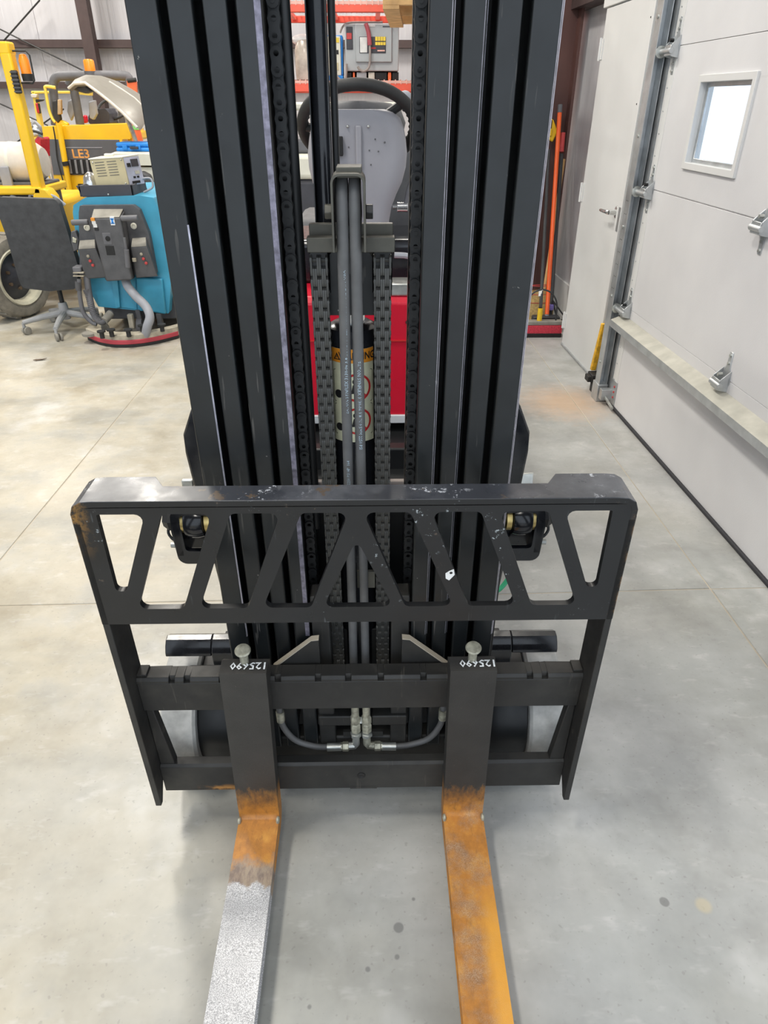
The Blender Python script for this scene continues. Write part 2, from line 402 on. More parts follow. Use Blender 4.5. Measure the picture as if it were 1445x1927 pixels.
# ================================================================ THE SETTING
W0 = Vector((1.358, 3.553, 0)); WR = R(1.95)
def wthing(name, label, cat, kind=None): return thing(name, label, cat, W0, WR, kind=kind, local=True)
floor = thing('floor', 'pale grey concrete floor with tan dust stains and saw-cut joints', 'floor', kind='structure')
def jx1(y): return -1.362+.0098*(y-2.1)
def jx2(y): return 1.203-.02*(y-1.9)
def jy(x): return 1.863+.0227*x
G().box(-12, 3, -4, 14, -.06, -.0022).build('joint_bed', 'edge_dust', floor)
h = .0022
for c0, c1 in ((lambda y: -12, jx1), (jx1, jx2), (jx2, lambda y: 3)):
    for r0, r1 in ((lambda x: -4, jy), (jy, lambda x: 14)):
        P = []
        for cc, rr, sx, sy in ((c0, r0, 1, 1), (c1, r0, -1, 1), (c1, r1, -1, -1), (c0, r1, 1, -1)):
            y = rr(0)
            for _ in range(4): x = cc(y); y = rr(x)
            P.append((x+sx*h, y+sy*h))
        G().hexa([(a, b, -.04) for a, b in P]+[(a, b, 0) for a, b in P]).build('slab', 'concrete', floor, .002, 1)

# ---- back wall with brown girts, column and rod bracing
YB = 12.5
wb = thing('wall_back', 'white insulated metal wall with dark brown girts and rod bracing', 'wall', (-4, YB, 0), kind='structure')
G().box(-14, 2.6, YB, YB+.1, 0, 7).build('insulation_sheet', 'insulation', wb)
for py, hh in ((82, .10), (160, .085)):
    z = at(100, py, YB-.15).z
    G().box(-14, 2.4, YB-.16, YB-.001, z-hh/2, z+hh/2).box(-14, 2.4, YB-.18, YB-.16, z-hh/2, z-hh/2+.03).build('girt', 'girt_brown', wb)
g_top = at(150, -200, YB-.15).z
G().box(-14, 2.4, YB-.16, YB-.001, g_top-.05, g_top+.05).build('girt', 'girt_brown', wb)
a = at(160, 0, YB-.2); b = at(186, 139, YB-.2)
cxm = (a.x+b.x)/2
G().box(cxm-.06, cxm+.06, YB-.4, YB-.18, 0, 7).box(cxm-.08, cxm+.08, YB-.42, YB-.40, 0, 7).build('wall_column', 'girt_brown', wb)
for p, q in (((75, 0), (-40, 130)), ((-60, 25), (175, 142)), ((-20, 186), (90, 236)), ((20, 276), (120, 205))):
    G().cyl(at(*p, YB-.2), at(*q, YB-.2), .011, 6).build('brace_rod', 'cable_black', wb)
for x in [-13+1.15*i for i in range(13)]:
    G().box(x-.02, x+.02, YB-.012, YB+.01, 0, 7).build('seam', 'insulation', wb)

ce = G().box(-12, 3, -3, 13, 6.0, 6.1).build('ceiling', 'insulation', None); tag(ce, 'white insulated roof underside above the shop floor', 'ceiling', kind='structure')
wlf = G().box(-12.1, -12, -3, 13, 0, 6).build('wall_left', 'insulation', None); tag(wlf, 'white insulated metal wall far to the left', 'wall', kind='structure')

# ---- right wall: garage door, man door, liner wall, column
wr = wthing('wall_right', 'white wall around the roll-up door and grey glossy liner beyond it', 'wall', kind='structure')
G().box(.03, .10, .10, .335, 0, 6).box(.03, .10, .335, 1.22, 1.965, 6).box(.03, .10, -2.75, .10, 2.80, 6).box(.0, .10, -3.05, -2.75, 0, 6).build('wall_facing', 'wall_white', wr)
G().box(.10, .24, 1.20, 1.22, 0, 4.2).build('wall_return', 'wall_white', wr)
G().box(.24, .30, 1.20, 9.2, 0, 5).build('liner_sheet', 'liner_sheen', wr)
G().box(.225, .24, 1.22, 2.4, 0, .26).build('base_board', 'wall_white', wr, .004)
G().box(.12, .24, 1.22, 9, 2.0, 2.16).build('girt', 'girt_brown', wr)
gd = wthing('door_1', 'white sectional roll-up garage door with a small window and galvanised hinges', 'garage door', 'structure')
ZS = [.012, .541, 1.103, 1.667, 2.23, 2.79]
fnw = lambda s, z, d: (d, s, z)
wins = [(-.735, -.317), (-2.10, -1.68)]
for i in range(5):
    hol = [[(a, 1.234), (b, 1.234), (b, 1.533), (a, 1.533)] for a, b in wins] if i == 2 else []
    G().plate([(-2.75, ZS[i]+.0006), (.045, ZS[i]+.0006), (.045, ZS[i+1]-.0006), (-2.75, ZS[i+1]-.0006)], hol, fnw, .045).build('door_section', 'garage_white', gd, .0045, 3)
    st = G().box(-.0015, .001, -.024, .044, ZS[i]+.006, ZS[i+1]-.006).build('end_stile', 'door_white', gd, .0006, 1)
    for k in range(6):
        z = ZS[i]+.05+k*.09
        if z < ZS[i+1]-.04: G().cyl((-.004, .02, z), (0, .02, z), .0032, 6).build('rivet', 'galvanised', gd)
for k, (a, b) in enumerate(wins):
    fr = G(); w = .020
    fr.plate([(a-w, 1.234-w), (b+w, 1.234-w), (b+w, 1.533+w), (a-w, 1.533+w)], [[(a+.006, 1.24), (b-.006, 1.24), (b-.006, 1.527), (a+.006, 1.527)]], lambda s, z, d: (-.010+d, s, z), .062)
    f_ = fr.build('window_frame', 'door_white', gd, .002, 2)
    G().plate([(a+.004, 1.238), (b-.004, 1.238), (b-.004, 1.529), (a+.004, 1.529)], [[(a+.022, 1.256), (b-.022, 1.256), (b-.022, 1.511), (a+.022, 1.511)]], lambda s, z, d: (.018+d, s, z), .012).build('window_bead', 'galvanised', f_, .002, 1)
    G().box(.022, .026, a+.006, b-.006, 1.24, 1.527).build('pane', 'window_glass', f_)
def hinge(s, z, end):
    g = G()
    pl = [(-.010, -.105), (.010, -.105), (.014, -.05), (.034, -.012), (.034, .012), (.014, .05), (.010, .105), (-.010, .105), (-.014, .05), (-.034, .012), (-.034, -.012), (-.014, -.05)]
    g.plate([(s+a, z+b) for a, b in pl], [], lambda p, q, d: (-.004+d, p, q), .005)
    for sg in (-1, 1):
        g.extr([(0, s+sg*.030, z+.04), (0, s+sg*.030, z-.045), (-.034, s+sg*.030, z-.038), (-.044, s+sg*.030, z-.012), (-.034, s+sg*.030, z+.008)], (0, .004, 0))
    g.box(-.040, -.034, s-.03, s+.03, z-.036, z+.004)
    g.cyl((-.036, s-.036, z-.018), (-.036, s+(.085 if end else .036), z-.018), .0115, 12)
    o = g.build('hinge', 'galvanised', gd, .0012, 1)
    for zz in (-.092, -.062, .062, .092): G().cyl((-.009, s, z+zz), (0, s, z+zz), .006, 6).build('screw', 'zinc', o)
    G().cyl((-.037, s, z+.020), (-.020, s, z+.020), .007, 8).build('stud', 'deep_black' if end else 'zinc', o)
    if end: G().lathe((-.036, s+.085, z-.018), (0, 1, 0), [(.006, -.01), (.024, -.008), (.024, .008), (.006, .01)], 18).build('roller', 'zinc', o)
for z in ZS[1:4]:
    hinge(.0, z, True); hinge(-1.045, z, False); hinge(-2.3, z, False)
g = G(); g.extr([(-.060, .150, 0), (-.012, .150, 0), (-.012, .085, 0), (-.016, .085, 0), (-.016, .146, 0), (-.056, .146, 0), (-.056, .082, 0), (-.060, .082, 0)], (0, 0, 3.3))
g.build('track', 'galvanised', gd, .0012, 1)
G().box(-.003, .029, .055, .275, .0, 3.3).box(-.036, .0, .147, .152, 0, 3.3).build('track_angle', 'galvanised', gd)
for z in (.22, .58, .92, 1.32, 1.78): G().cyl((-.065, .118, z), (-.058, .118, z), .007, 8).build('track_bolt', 'zinc', gd)
for z in [.62+.06*i for i in range(8)]: G().cyl((-.0606, .108, z), (-.0596, .108, z), .0028, 6).cyl((-.0606, .126, z), (-.0596, .126, z), .0028, 6).build('track_hole', 'deep_black', gd)
G().extr([(0, .06, .497), (-.066, .06, .470), (-.066, .06, .440), (-.062, .06, .440), (-.062, .06, .464), (0, .06, .491)], (0, -2.81, 0)).build('stiffener_strut', 'galv_dusty', gd, .001, 1)
G().extr([(-.0665, .06, .472), (-.0665, .06, .438), (-.060, .06, .438), (-.060, .06, .466)], (0, -2.81, 0)).build('strut_lip', 'galvanised', gd)
G().box(-.012, .045, -2.75, .045, .0, .016).build('bottom_seal', 'seal_black', gd, .004)
bb = G().box(-.006, .0, -.035, .05, .02, .15).box(-.06, .0, .02, .06, .03, .09).build('bottom_bracket', 'galvanised', gd, .002)
for z in (.06, .09, .12): G().cyl((-.01, -.012, z), (-.004, -.012, z), .006, 8).build('bracket_rivet', 'grip_red', bb)
G().cyl((-.035, .04, .05), (-.035, -.10, .03), .008, 8).build('lift_pin', 'zinc', bb)
G().box(-.066, -.01, .075, .165, .0, .10).build('track_foot', 'galvanised', gd, .003)

md = wthing('door_2', 'plain white steel door with a chrome lever handle beside the roll-up door', 'door', 'structure')
leaf = G().box(.035, .080, .412, 1.146, .008, 1.905).build('door_leaf', 'door_white', md, .002)
G().box(.0, .10, .335, .407, 0, 1.965).box(.07, .10, 1.151, 1.20, 0, 1.965).box(.03, .10, .335, 1.20, 1.912, 1.965).build('door_frame', 'door_white', md, .003)
G().box(.026, .036, .41, 1.14, .004, .014).build('door_sweep', 'galvanised', md)
lv = G().lathe((.035, .480, .94), (-1, 0, 0), [(.034, 0), (.034, .004), (.030, .010), (.016, .014), (.012, .05)], 20).build('lever_handle', 'chrome', md)
G().tube([(-.015, .480, .94), (-.022, .50, .94), (-.024, .56, .939), (-.020, .60, .938)], [.011, .010, .009, .008], 10, sub=3).build('lever', 'chrome', lv)
for z in (1.717, .971, .168): G().cyl((.028, 1.152, z-.055), (.028, 1.152, z+.055), .008, 10).box(.030, .037, 1.118, 1.15, z-.05, z+.05).build('hinge', 'door_white', md)
for z in (1.80, 1.45): G().cyl((-.002, .365, z), (.001, .365, z), .004, 6).build('screw', 'deep_black', md)
G().box(-.001, .0, .345, .375, .86, .98).build('strike_plate', 'galvanised', md)

col = thing('trim_1', 'dark red-brown steel building column beside the white door', 'column', (1.30, 5.75, 0), kind='structure')
G().box(1.05, 1.455, 5.755, 5.77, .10, 6).build('web', 'steel_brown', col)
G().box(1.455, 1.475, 5.66, 5.86, .10, 6).box(1.03, 1.05, 5.66, 5.86, .1, 6).build('flange', 'steel_brown', col)
G().box(.98, 1.54, 5.6, 5.9, 0, .10).build('pier', 'wall_white', col, .005)

# photo-eye sensor and yellow guard bar between door frame and track
g = G().box(-.055, -.002, .215, .30, .055, .104).box(-.075, -.05, .225, .285, .06, .095).cyl((-.03, .21, .075), (-.03, .185, .075), .016, 12).box(-.045, -.035, .18, .26, 0, .055)
so = g.build('door_sensor', 'cable_black', None, .004); so.location = W0; so.rotation_euler = (0, 0, WR); tag(so, 'small black photo-eye sensor near the floor beside the door track', 'sensor')
gb = G().extr([(-.045, .275, .112), (-.017, .275, .112), (-.017, .215, .40), (-.045, .215, .40)], (0, .03, 0)).build('guard_bar', 'bollard_yellow', None, .004)
gb.location = W0; gb.rotation_euler = (0, 0, WR); tag(gb, 'scuffed yellow bar standing between the white door frame and the track', 'bar')
# ================================================================ THE FORKLIFT
fk = thing('forklift', 'red and black forklift with a tall black mast, seen head-on with its forks lowered', 'forklift', (0, 1.6, 0))
def MG(): return G(mw)
# ---- mast rails: four nested channels on each side
RX = [(.229, .268), (.187, .218), (.145, .175), (.102, .134)]
for sg in (-1, 1):
    for i, (a, b) in enumerate(RX):
        n0 = .106+(.0, .002, .004, .001)[i]
        g = MG()
        def bx(x0, x1, y0, y1, u0=.055, u1=1.86):
            xs = sorted((sg*x0, sg*x1)); g.box(xs[0], xs[1], y0, y1, u0, u1)
        bx(a, b, n0, n0+.017)                              # front flange
        wa = b-.012 if i == 0 else a+.008
        bx(wa, wa+.011, n0+.017, n0+.115)                  # web
        bx(a-.014, b, n0+.115, n0+.132)                         # rear flange
        ro = g.build('mast_rail', 'rail_black', fk, .0035, 3)
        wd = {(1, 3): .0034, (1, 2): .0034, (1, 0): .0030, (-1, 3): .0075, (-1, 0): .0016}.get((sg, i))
        if wd:      # daylight glint painted in as a worn bare-metal strip on the right-hand corner
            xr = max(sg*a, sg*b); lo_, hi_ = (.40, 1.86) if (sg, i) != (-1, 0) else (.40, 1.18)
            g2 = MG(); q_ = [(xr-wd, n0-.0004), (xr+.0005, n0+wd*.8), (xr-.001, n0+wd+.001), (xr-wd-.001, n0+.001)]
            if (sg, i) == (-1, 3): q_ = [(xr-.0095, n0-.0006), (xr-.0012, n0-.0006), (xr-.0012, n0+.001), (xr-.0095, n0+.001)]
            g2.add([(x_, n_, lo_) for x_, n_ in q_]+[(x_, n_, hi_) for x_, n_ in q_], [(0,1,2,3), (7,6,5,4), (0,4,5,1), (1,5,6,2), (2,6,7,3), (3,7,4,0)]); g2.build('edge_glint', 'edge_glint_dull' if (sg, i) == (-1, 3) else 'edge_glint', ro)
# cross members
MG().box(-.268, .268, .24, .262, 1.50, 1.60).build('mast_crossmember', 'deep_black', fk, .003)
MG().box(-.268, .268, .215, .25, .10, .20).build('mast_crossmember', 'deep_black', fk, .003)
MG().box(-.268, .268, .118, .160, -.02, .076).build('mast_foot_bar', 'carriage_black', fk, .006)
MG().box(-.10, .10, .225, .24, .66, .69).build('mast_crossmember', 'cable_grey', fk, .003)
MG().box(-.262, .262, .262, .27, -.105, .62).build('mast_dark_backing', 'deep_black', fk, .002)  # black sheets added so the bright floor stays hidden and rail gaps read dark
MG().box(-.062, .062, .19, .198, .06, .34).build('mast_dark_backing', 'deep_black', fk, .002)
# ---- outer guard plates and tilt pivots
for sg in (-1, 1):
    pl = [(sg*.26, .40), (sg*.26, .895), (sg*.290, .865), (sg*.312, .815), (sg*.314, .77), (sg*.290, .45), (sg*.28, .40)]
    MG().plate(pl, [], lambda x, u, d: (x, .185+d, u), .05).build('mast_side_plate', 'gloss_black', fk, .004)
    br = MG(); X = lambda x: sg*x
    out = rpoly([(X(.268), .552), (X(.352), .552), (X(.356), .63), (X(.352), .672), (X(.268), .672)], [.004, .018, .02, .012, .004])
    hole = rpoly([(X(.275), .582), (X(.335), .582), (X(.337), .664), (X(.275), .664)], .008)
    br.plate(out, [hole], lambda x, u, d: (x, .150+d, u), .012)
    br.plate(rpoly([(.150, .552), (.25, .552), (.25, .66), (.150, .672)], .02), [], lambda n, u, d: (sg*(.352-d), n, u), .012)
    b_ = br.build('tilt_bracket', 'gloss_black', fk, .002)
    MG().box(*sorted((X(.27), X(.345))), .20, .21, .555, .66).build('bracket_back', 'gloss_black', b_)
    q = MG().lathe((X(.312), .175, .640), (sg, 0, 0), [(.014, -.02), (.033, -.018), (.036, -.006), (.036, .010), (.033, .018), (.012, .02)], 28)
    q.build('tilt_eye', 'gloss_black', b_, .001)
    MG().lathe((X(.292), .175, .640), (sg, 0, 0), [(.012, -.012), (.026, -.010), (.026, .0), (.012, .002)], 24).build('bush', 'brass', b_)
    MG().lathe((X(.331), .175, .640), (sg, 0, 0), [(.012, -.004), (.026, -.002), (.026, .006), (.012, .008)], 24).build('bush', 'brass', b_)
    MG().cyl((X(.26), .175, .640), (X(.372), .175, .640), .012, 14).build('pivot_pin', 'zinc_dirty', b_)
    MG().lathe((X(.352), .175, .640), (sg, 0, 0), [(.020, 0), (.022, .010), (.013, .022), (.004, .024)], 6).build('pin_cap', 'deep_black', b_)
    MG().tube([(X(.366), .172, .625), (X(.368), .168, .613), (X(.360), .162, .603), (X(.350), .158, .600)], .0028, 6, sub=3).build('lock_wire', 'deep_black', b_)
    MG().cyl((X(.352), .160, .591), (X(.364), .160, .591), .006, 8).build('bolt', 'zinc', b_)
    MG().cyl((X(.312), .20, .640), (X(.300), .62, .60), .022, 16).build('tilt_cylinder', 'gloss_black', fk)
    # strip seen below the pivot beside the rail
    MG().box(*sorted((X(.262), X(.284))), .16, .22, .10, .56).build('mast_hanger', 'deep_black', fk, .003)
sp = at(985, 903, 1.28)
G().add([sp+Vector((dx, dy, dz)) for dx, dy, dz in ((-.02, 0, -.01), (.022, 0, -.012), (.022, .01, .010), (-.016, .01, .008), (-.02, .006, -.01), (.022, .006, -.012), (.024, .016, .010), (-.016, .016, .008))], [(0,1,2,3), (7,6,5,4), (0,4,5,1), (1,5,6,2), (2,6,7,3), (3,7,4,0)]).build('cable_tie_tag', 'zinc', fk, .002)
sp2 = at(352, 909, 1.28); G().box(sp2.x-.012, sp2.x+.012, sp2.y, sp2.y+.01, sp2.z-.01, sp2.z+.006).build('cable_tie_tag', 'zinc', fk, .002)
G().tube([at(955, 1010, 1.30), at(963, 1045, 1.30), at(960, 1080, 1.28), at(944, 1105, 1.26), at(925, 1118, 1.24)], .0055, 8, sub=4).build('hydraulic_line', 'green_hose', fk)

# ---- leaf chains
def stadium(r, p, k=5):
    a = [(r*math.cos(math.pi*i/k), p/2+r*math.sin(math.pi*i/k)) for i in range(k+1)]
    w = [(-r*.80, 0)]
    b = [(r*math.cos(math.pi+math.pi*i/k), -p/2+r*math.sin(math.pi+math.pi*i/k)) for i in range(k+1)]
    return a+w+b+[(r*.80, 0)]
def chain(name, cx_, cn, u0, u1, pitch, ncol, colw, edge_on, label):
    hw_ = (ncol*colw*.5 if not edge_on else .005)*.94; ch = MG().box(cx_-hw_, cx_+hw_, cn-.0015, cn+.0035, u0, u1).build(name, 'deep_black', fk, label=label)
    lm = []
    for par in (0, 1):
        g = G(); cols = [c for c in range(ncol) if ((c+1)//2) % 2 == par]
        for c in cols:
            x0 = (c-ncol/2)*colw
            if edge_on: g.plate(stadium(.0087, pitch), [], lambda a, b, d, x0=x0: (a, x0+colw*.06+d, b), colw*.88)
            else: g.plate(stadium(.0087, pitch), [], lambda a, b, d, x0=x0: (x0+colw*.06+d, a, b), colw*.88)
        w = ncol*colw/2
        for zz in (-pitch/2, pitch/2):
            if edge_on: g.cyl((0, -w-.0006, zz), (0, w+.0006, zz), .0036, 8)
            else: g.cyl((-w-.0006, 0, zz), (w+.0006, 0, zz), .0036, 8)
        o = g.build('chain_link', 'chain_black' if edge_on else 'chain_steel', ch, loc=(0, 0, 0)); lm.append(o)
    k = 0; u = u0+pitch/2
    off = OFF[ch.name]
    while u < u1-pitch/2:
        o = lm[k] if k < 2 else dup(lm[k % 2], ch)
        o.location = mw(cx_, cn, u)-off; o.rotation_euler = (TILT, 0, 0); k += 1; u += pitch
    return ch
chain('lift_chain', -.052, .165, .255, 1.135, .0163, 8, .0034, False, 'dark steel leaf chain in front of the lift cylinder')
chain('lift_chain', .0455, .165, .255, 1.135, .0163, 8, .0034, False, 'dark steel leaf chain in front of the lift cylinder')
for sg in (-1, 1):
    chain('side_chain', sg*.0965, .185, .30, 1.56, .0190, 5, .0036, True, 'narrow black leaf chain along the inner rail')
# chain anchors on the carriage
for x in (-.052, .0455):
    a = MG().box(x-.019, x+.019, .130, .190, .20, .225).cyl((x, .165, .225), (x, .165, .265), .011, 12).build('chain_anchor', 'carriage_black', fk, .002)
    MG().cyl((x, .165, .10), (x, .165, .20), .0085, 10).cyl((x, .165, .165), (x, .165, .185), .015, 6).build('anchor_bolt', 'carriage_black', a)

# ---- lift cylinder with its warning label, crosshead and sheaves
CX, CN, CR = -.005, .225, .0445
MG().lathe((CX, CN, 0), (0, 0, 1), [(CR*.8, .10), (CR, .12), (CR, .985), (CR*.93, 1.0), (CR*.70, 1.006)], 36).build('lift_cylinder', 'gloss_black', fk)
cyl = bpy.data.objects['lift_cylinder']
def cw(x, u, d=.0008): # wrap a flat label round the cylinder front
    a = x/CR; return mw(CX+(CR+d)*math.sin(a), CN-(CR+d)*math.cos(a), u)
def patch(x0, x1, u0, u1, mat, d, nm, parent):
    k = 10; g = G()
    g.add([cw(x0+(x1-x0)*i/k, u, d) for u in (u0, u1) for i in range(k+1)]+[cw(x0+(x1-x0)*i/k, u, d-.0007) for u in (u0, u1) for i in range(k+1)],
          [(i, i+1, k+2+i, k+1+i) for i in range(k)]+[(3*(k+1)+i, 3*(k+1)+i+1, 2*(k+1)+i+1, 2*(k+1)+i) for i in range(k)])
    return g.build(nm, mat, parent)
LU0, LU1, LW = .800, .972, .0385
lab = patch(-LW, LW, LU0, LU1, 'label_cream', .0010, 'warning_label', cyl)
patch(-LW, LW, LU1-.024, LU1, 'label_orange', .0014, 'label_header', cyl)
gtext('WARNING', .0142, lambda x, y: cw(x*.92+.0085, LU1-.0125+y*1.25, .0018)).build('lettering', 'ink_black', cyl)
g = G(); tri = [(-.0335, -.008), (-.0205, -.008), (-.027, .0045)]; tin = [(-.0305, -.0065), (-.0235, -.0065), (-.027, .0008)]
g.plate(tri, [tin], lambda x, y, d: cw(x, LU1-.0115+y, .0018-d), .0003); g.plate([(-.0275, -.005), (-.0265, -.005), (-.0265, -.001), (-.0275, -.001)], [], lambda x, y, d: cw(x, LU1-.0115+y, .0018-d), .0003)
g.build('hazard_sign', 'ink_black', cyl)
def circ(cx_, cy_, r, k=24, a0=0): return [(cx_+r*math.cos(2*math.pi*i/k+a0), cy_+r*math.sin(2*math.pi*i/k+a0)) for i in range(k)]
pw = lambda x, y, d: cw(x, y, .0016-d)
for uc in (.905, .842):
    g = G(); o_ = rrect(-.036, .036, uc-.029, uc+.030, .004); i_ = rrect(-.0354, .0354, uc-.0284, uc+.0294, .0036)
    g.plate(o_, [i_], pw, .0003)
    g.plate(circ(-.026, uc-.014, .0075), [], pw, .0003); g.plate(circ(.004, uc+.010, .005), [], pw, .0003)
    g.plate([(-.004, uc-.012), (.010, uc-.012), (.008, uc+.004), (.0, uc+.004)], [], pw, .0003); g.plate([(-.020, uc-.005), (-.004, uc-.010), (-.004, uc-.006), (-.020, uc)], [], pw, .0003)
    g.build('pictogram', 'ink_black', cyl)
    g = G(); g.plate(circ(.006, uc-.001, .0255, 32), [circ(.006, uc-.001, .0218, 32)], lambda x, y, d: cw(x, y, .0020-d), .0003)
    g.plate([(.006-.0165, uc+.0135), (.006-.0135, uc+.0165), (.006+.0165, uc-.0155), (.006+.0135, uc-.0185)], [], lambda x, y, d: cw(x, y, .0020-d), .0003)
    g.build('no_entry_ring', 'label_red', cyl)
MG().cyl((CX, CN, 1.0), (CX, CN, 1.06), .022, 20).build('piston_rod', 'chrome', fk)
ch_ = MG().plate(rpoly([(-.052, 1.028), (.040, 1.028), (.040, 1.105), (.022, 1.130), (-.030, 1.130), (-.052, 1.105)], .006), [], lambda x, u, d: (x, .185+d, u), .07).build('crosshead', 'rail_black', fk, .003)
for x in (-.052, .0455):
    MG().lathe((x, .215, 1.095), (1, 0, 0), [(.012, -.016), (.044, -.0155), (.036, -.012), (.036, .012), (.044, .0155), (.012, .016)], 28).build('chain_sheave', 'rail_black', fk)
# ---- hose guide: two stepped plates, arch bracket, roll pin
MG().box(-.066, .0635, .130, .150, 1.137, 1.158).build('hose_guide_bar', 'bracket_bronze', fk, .0012)
MG().box(-.064, .0615, .158, .172, 1.150, 1.172).build('hose_guide_bar', 'bracket_bronze', fk, .0012)
arc = rpoly([(-.0255, 1.148), (-.0255, 1.248), (.0215, 1.248), (.0215, 1.148)], [0, .012, .012, 0], 6)
arc_in = rpoly([(.0185, 1.148), (.0185, 1.245), (-.0225, 1.245), (-.0225, 1.148)], [0, .010, .010, 0], 6)
hb = MG().plate(arc+arc_in, [], lambda x, u, d: (x, .078+d, u), .050).build('hose_arch', 'bracket_bronze', fk, .0012)
MG().box(-.018, .0165, .100, .14, 1.240, 1.2535).build('arch_bolt_plate', 'bracket_bronze', hb, .001)
for s_, x in ((-1, -.0255), (1, .0215)):
    MG().cyl((x, .10, 1.198), (x+s_*.010, .10, 1.198), .0105, 6).build('arch_bolt', 'bracket_bronze' if s_ < 0 else 'deep_black', hb, .001)
MG().lathe((-.002, .115, 1.198), (1, 0, 0), [(.006, -.018), (.022, -.017), (.018, -.009), (.022, 0), (.018, .009), (.022, .017), (.006, .018)], 24).build('hose_pulley', 'deep_black', hb)
# ---- hoses
def hose(x0, x1, x2, nm='hydraulic_hose'):
    pts = [mw(x0, .165, 1.10), mw(x0, .155, 1.20), mw(x0, .125, 1.238), mw(x0, .098, 1.215), mw(x0, .094, 1.15), mw((x0+x1)/2, .098, .95), mw(x1, .11, .75), mw(x1+(x2-x1)*.5, .118, .55), mw(x2, .115, .32), mw(x2, .102, .25)]
    return G().tube(pts, .0085, 14, sub=7).build(nm, 'hose_rubber', fk)
h1 = hose(-.0115, -.0150, -.0165); h2 = hose(.0065, .0075, .0085)
def hlet(x, u0, body, parent, up, nn=.0862):
    if up: fn = lambda a, b: mw(x-b, nn+ (0.0050*(u0-.75-0)), u0+a)
    else: fn = lambda a, b: mw(x+b, nn+.006, u0-a)
    return body, fn
def hose_text(body, size, xfun, nfun, u0, up, parent):
    vs, fs = text2d(body, size, 'LEFT', 1); g = G(); pts = []
    for a, b, _ in vs:
        u = u0+a if up else u0-a; lat = -b if up else b
        ph = lat/.0085; pts.append(mw(xfun(u)+.0089*math.sin(ph), nfun(u)-.0089*math.cos(ph), u))
    g.add(pts, fs); return g.build('lettering', 'hose_print', parent)
def lerp(tab):
    def f(u):
        for (u0, v0), (u1, v1) in zip(tab, tab[1:]):
            if u >= u1: return v1+(v0-v1)*(u-u1)/(u0-u1)
        return tab[-1][1]
    return f
nf = lerp([(1.2, .0955), (1.15, .094), (.95, .098), (.75, .11), (.55, .118), (.26, .12)])
hose_text('EATON SYNFLEX 3130-06 3/8 IN 9.5MM 2250 PSI MSHA MADE IN USA', .0075, lerp([(1.2, -.0105), (.95, -.0122), (.75, -.0142), (.26, -.0165)]), nf, .895, True, h1)
hose_text('EATON SYNFLEX 3130-06 3/8 IN 9.5MM 2250 PSI', .0075, lerp([(1.2, .0070), (.95, .0075), (.75, .0080), (.26, .0085)]), nf, .985, False, h2)
hose_text('3130 VA USA 2250 PSI HP  164', .0070, lerp([(1.2, -.0105), (.95, -.0122), (.75, -.0142), (.26, -.0165)]), nf, .715, True, h1)
MG().box(-.005, .030, .128, .136, .505, .545).build('hose_clamp_strap', 'bracket_bronze', fk, .001)
# steel tubes inside the mast, left of the chains
MG().cyl((-.0855, .205, .60), (-.0855, .205, 1.86), .009, 16).build('hydraulic_tube', 'deep_black', fk)
MG().cyl((-.0425, .225, 1.10), (-.0425, .225, 1.86), .0135, 24).build('free_lift_cylinder', 'gloss_black', fk)
MG().box(-.0575, -.0560, .205, .245, 1.09, 1.86).build('tube_guard', 'rail_black', fk)
MG().cyl((-.0235, .235, 1.14), (-.0235, .235, 1.86), .0055, 14).build('tube_guard', 'deep_black', fk)

# ---- carriage
car = MG().box(-.445, .445, .038, .075, .262, .340).build('carriage_bar', 'carriage_black', fk, .0015)
# bevelled top edge with fork-stop notches
tp = MG(); xs = [-.445]; notches = [-.375, -.345, -.275, -.165, -.085, -.025, .040, .125, .245, .338, .368]
for nx in notches: xs += [nx-.006, nx+.006]
xs.append(.445)
for i in range(0, len(xs)-1, 2): tp.extr([(xs[i], .038, .3395), (xs[i], .038, .346), (xs[i], .043, .352), (xs[i], .075, .352), (xs[i], .075, .3395)], (xs[i+1]-xs[i], 0, 0))
for nx in notches: tp.extr([(nx-.006, .047, .3395), (nx-.006, .047, .350), (nx-.006, .048, .352), (nx-.006, .075, .352), (nx-.006, .075, .3395)], (.012, 0, 0))
tp.build('notched_top', 'carriage_black', car, .0008, 1)
for sg in (-1, 1): MG().box(*sorted((sg*.425, sg*.4445)), .046, .074, .352, .357).build('end_pad', 'carriage_black', car, .001)
lb = MG().extr([(-.445, .038, .0), (-.445, .038, .080), (-.445, .044, .085), (-.445, .064, .085), (-.445, .064, .0)], (.89, 0, 0)).build('carriage_bar', 'carriage_black', fk, .0015)
MG().lathe((-.004, .038, .045), (0, -1, 0), [(.009, 0), (.009, .0015), (.006, .0025), (.003, .001)], 16).build('grease_hole', 'ink_black', lb)
MG().box(-.03, .03, .0375, .06, -.001, .006).build('bar_notch', 'carriage_black', lb)
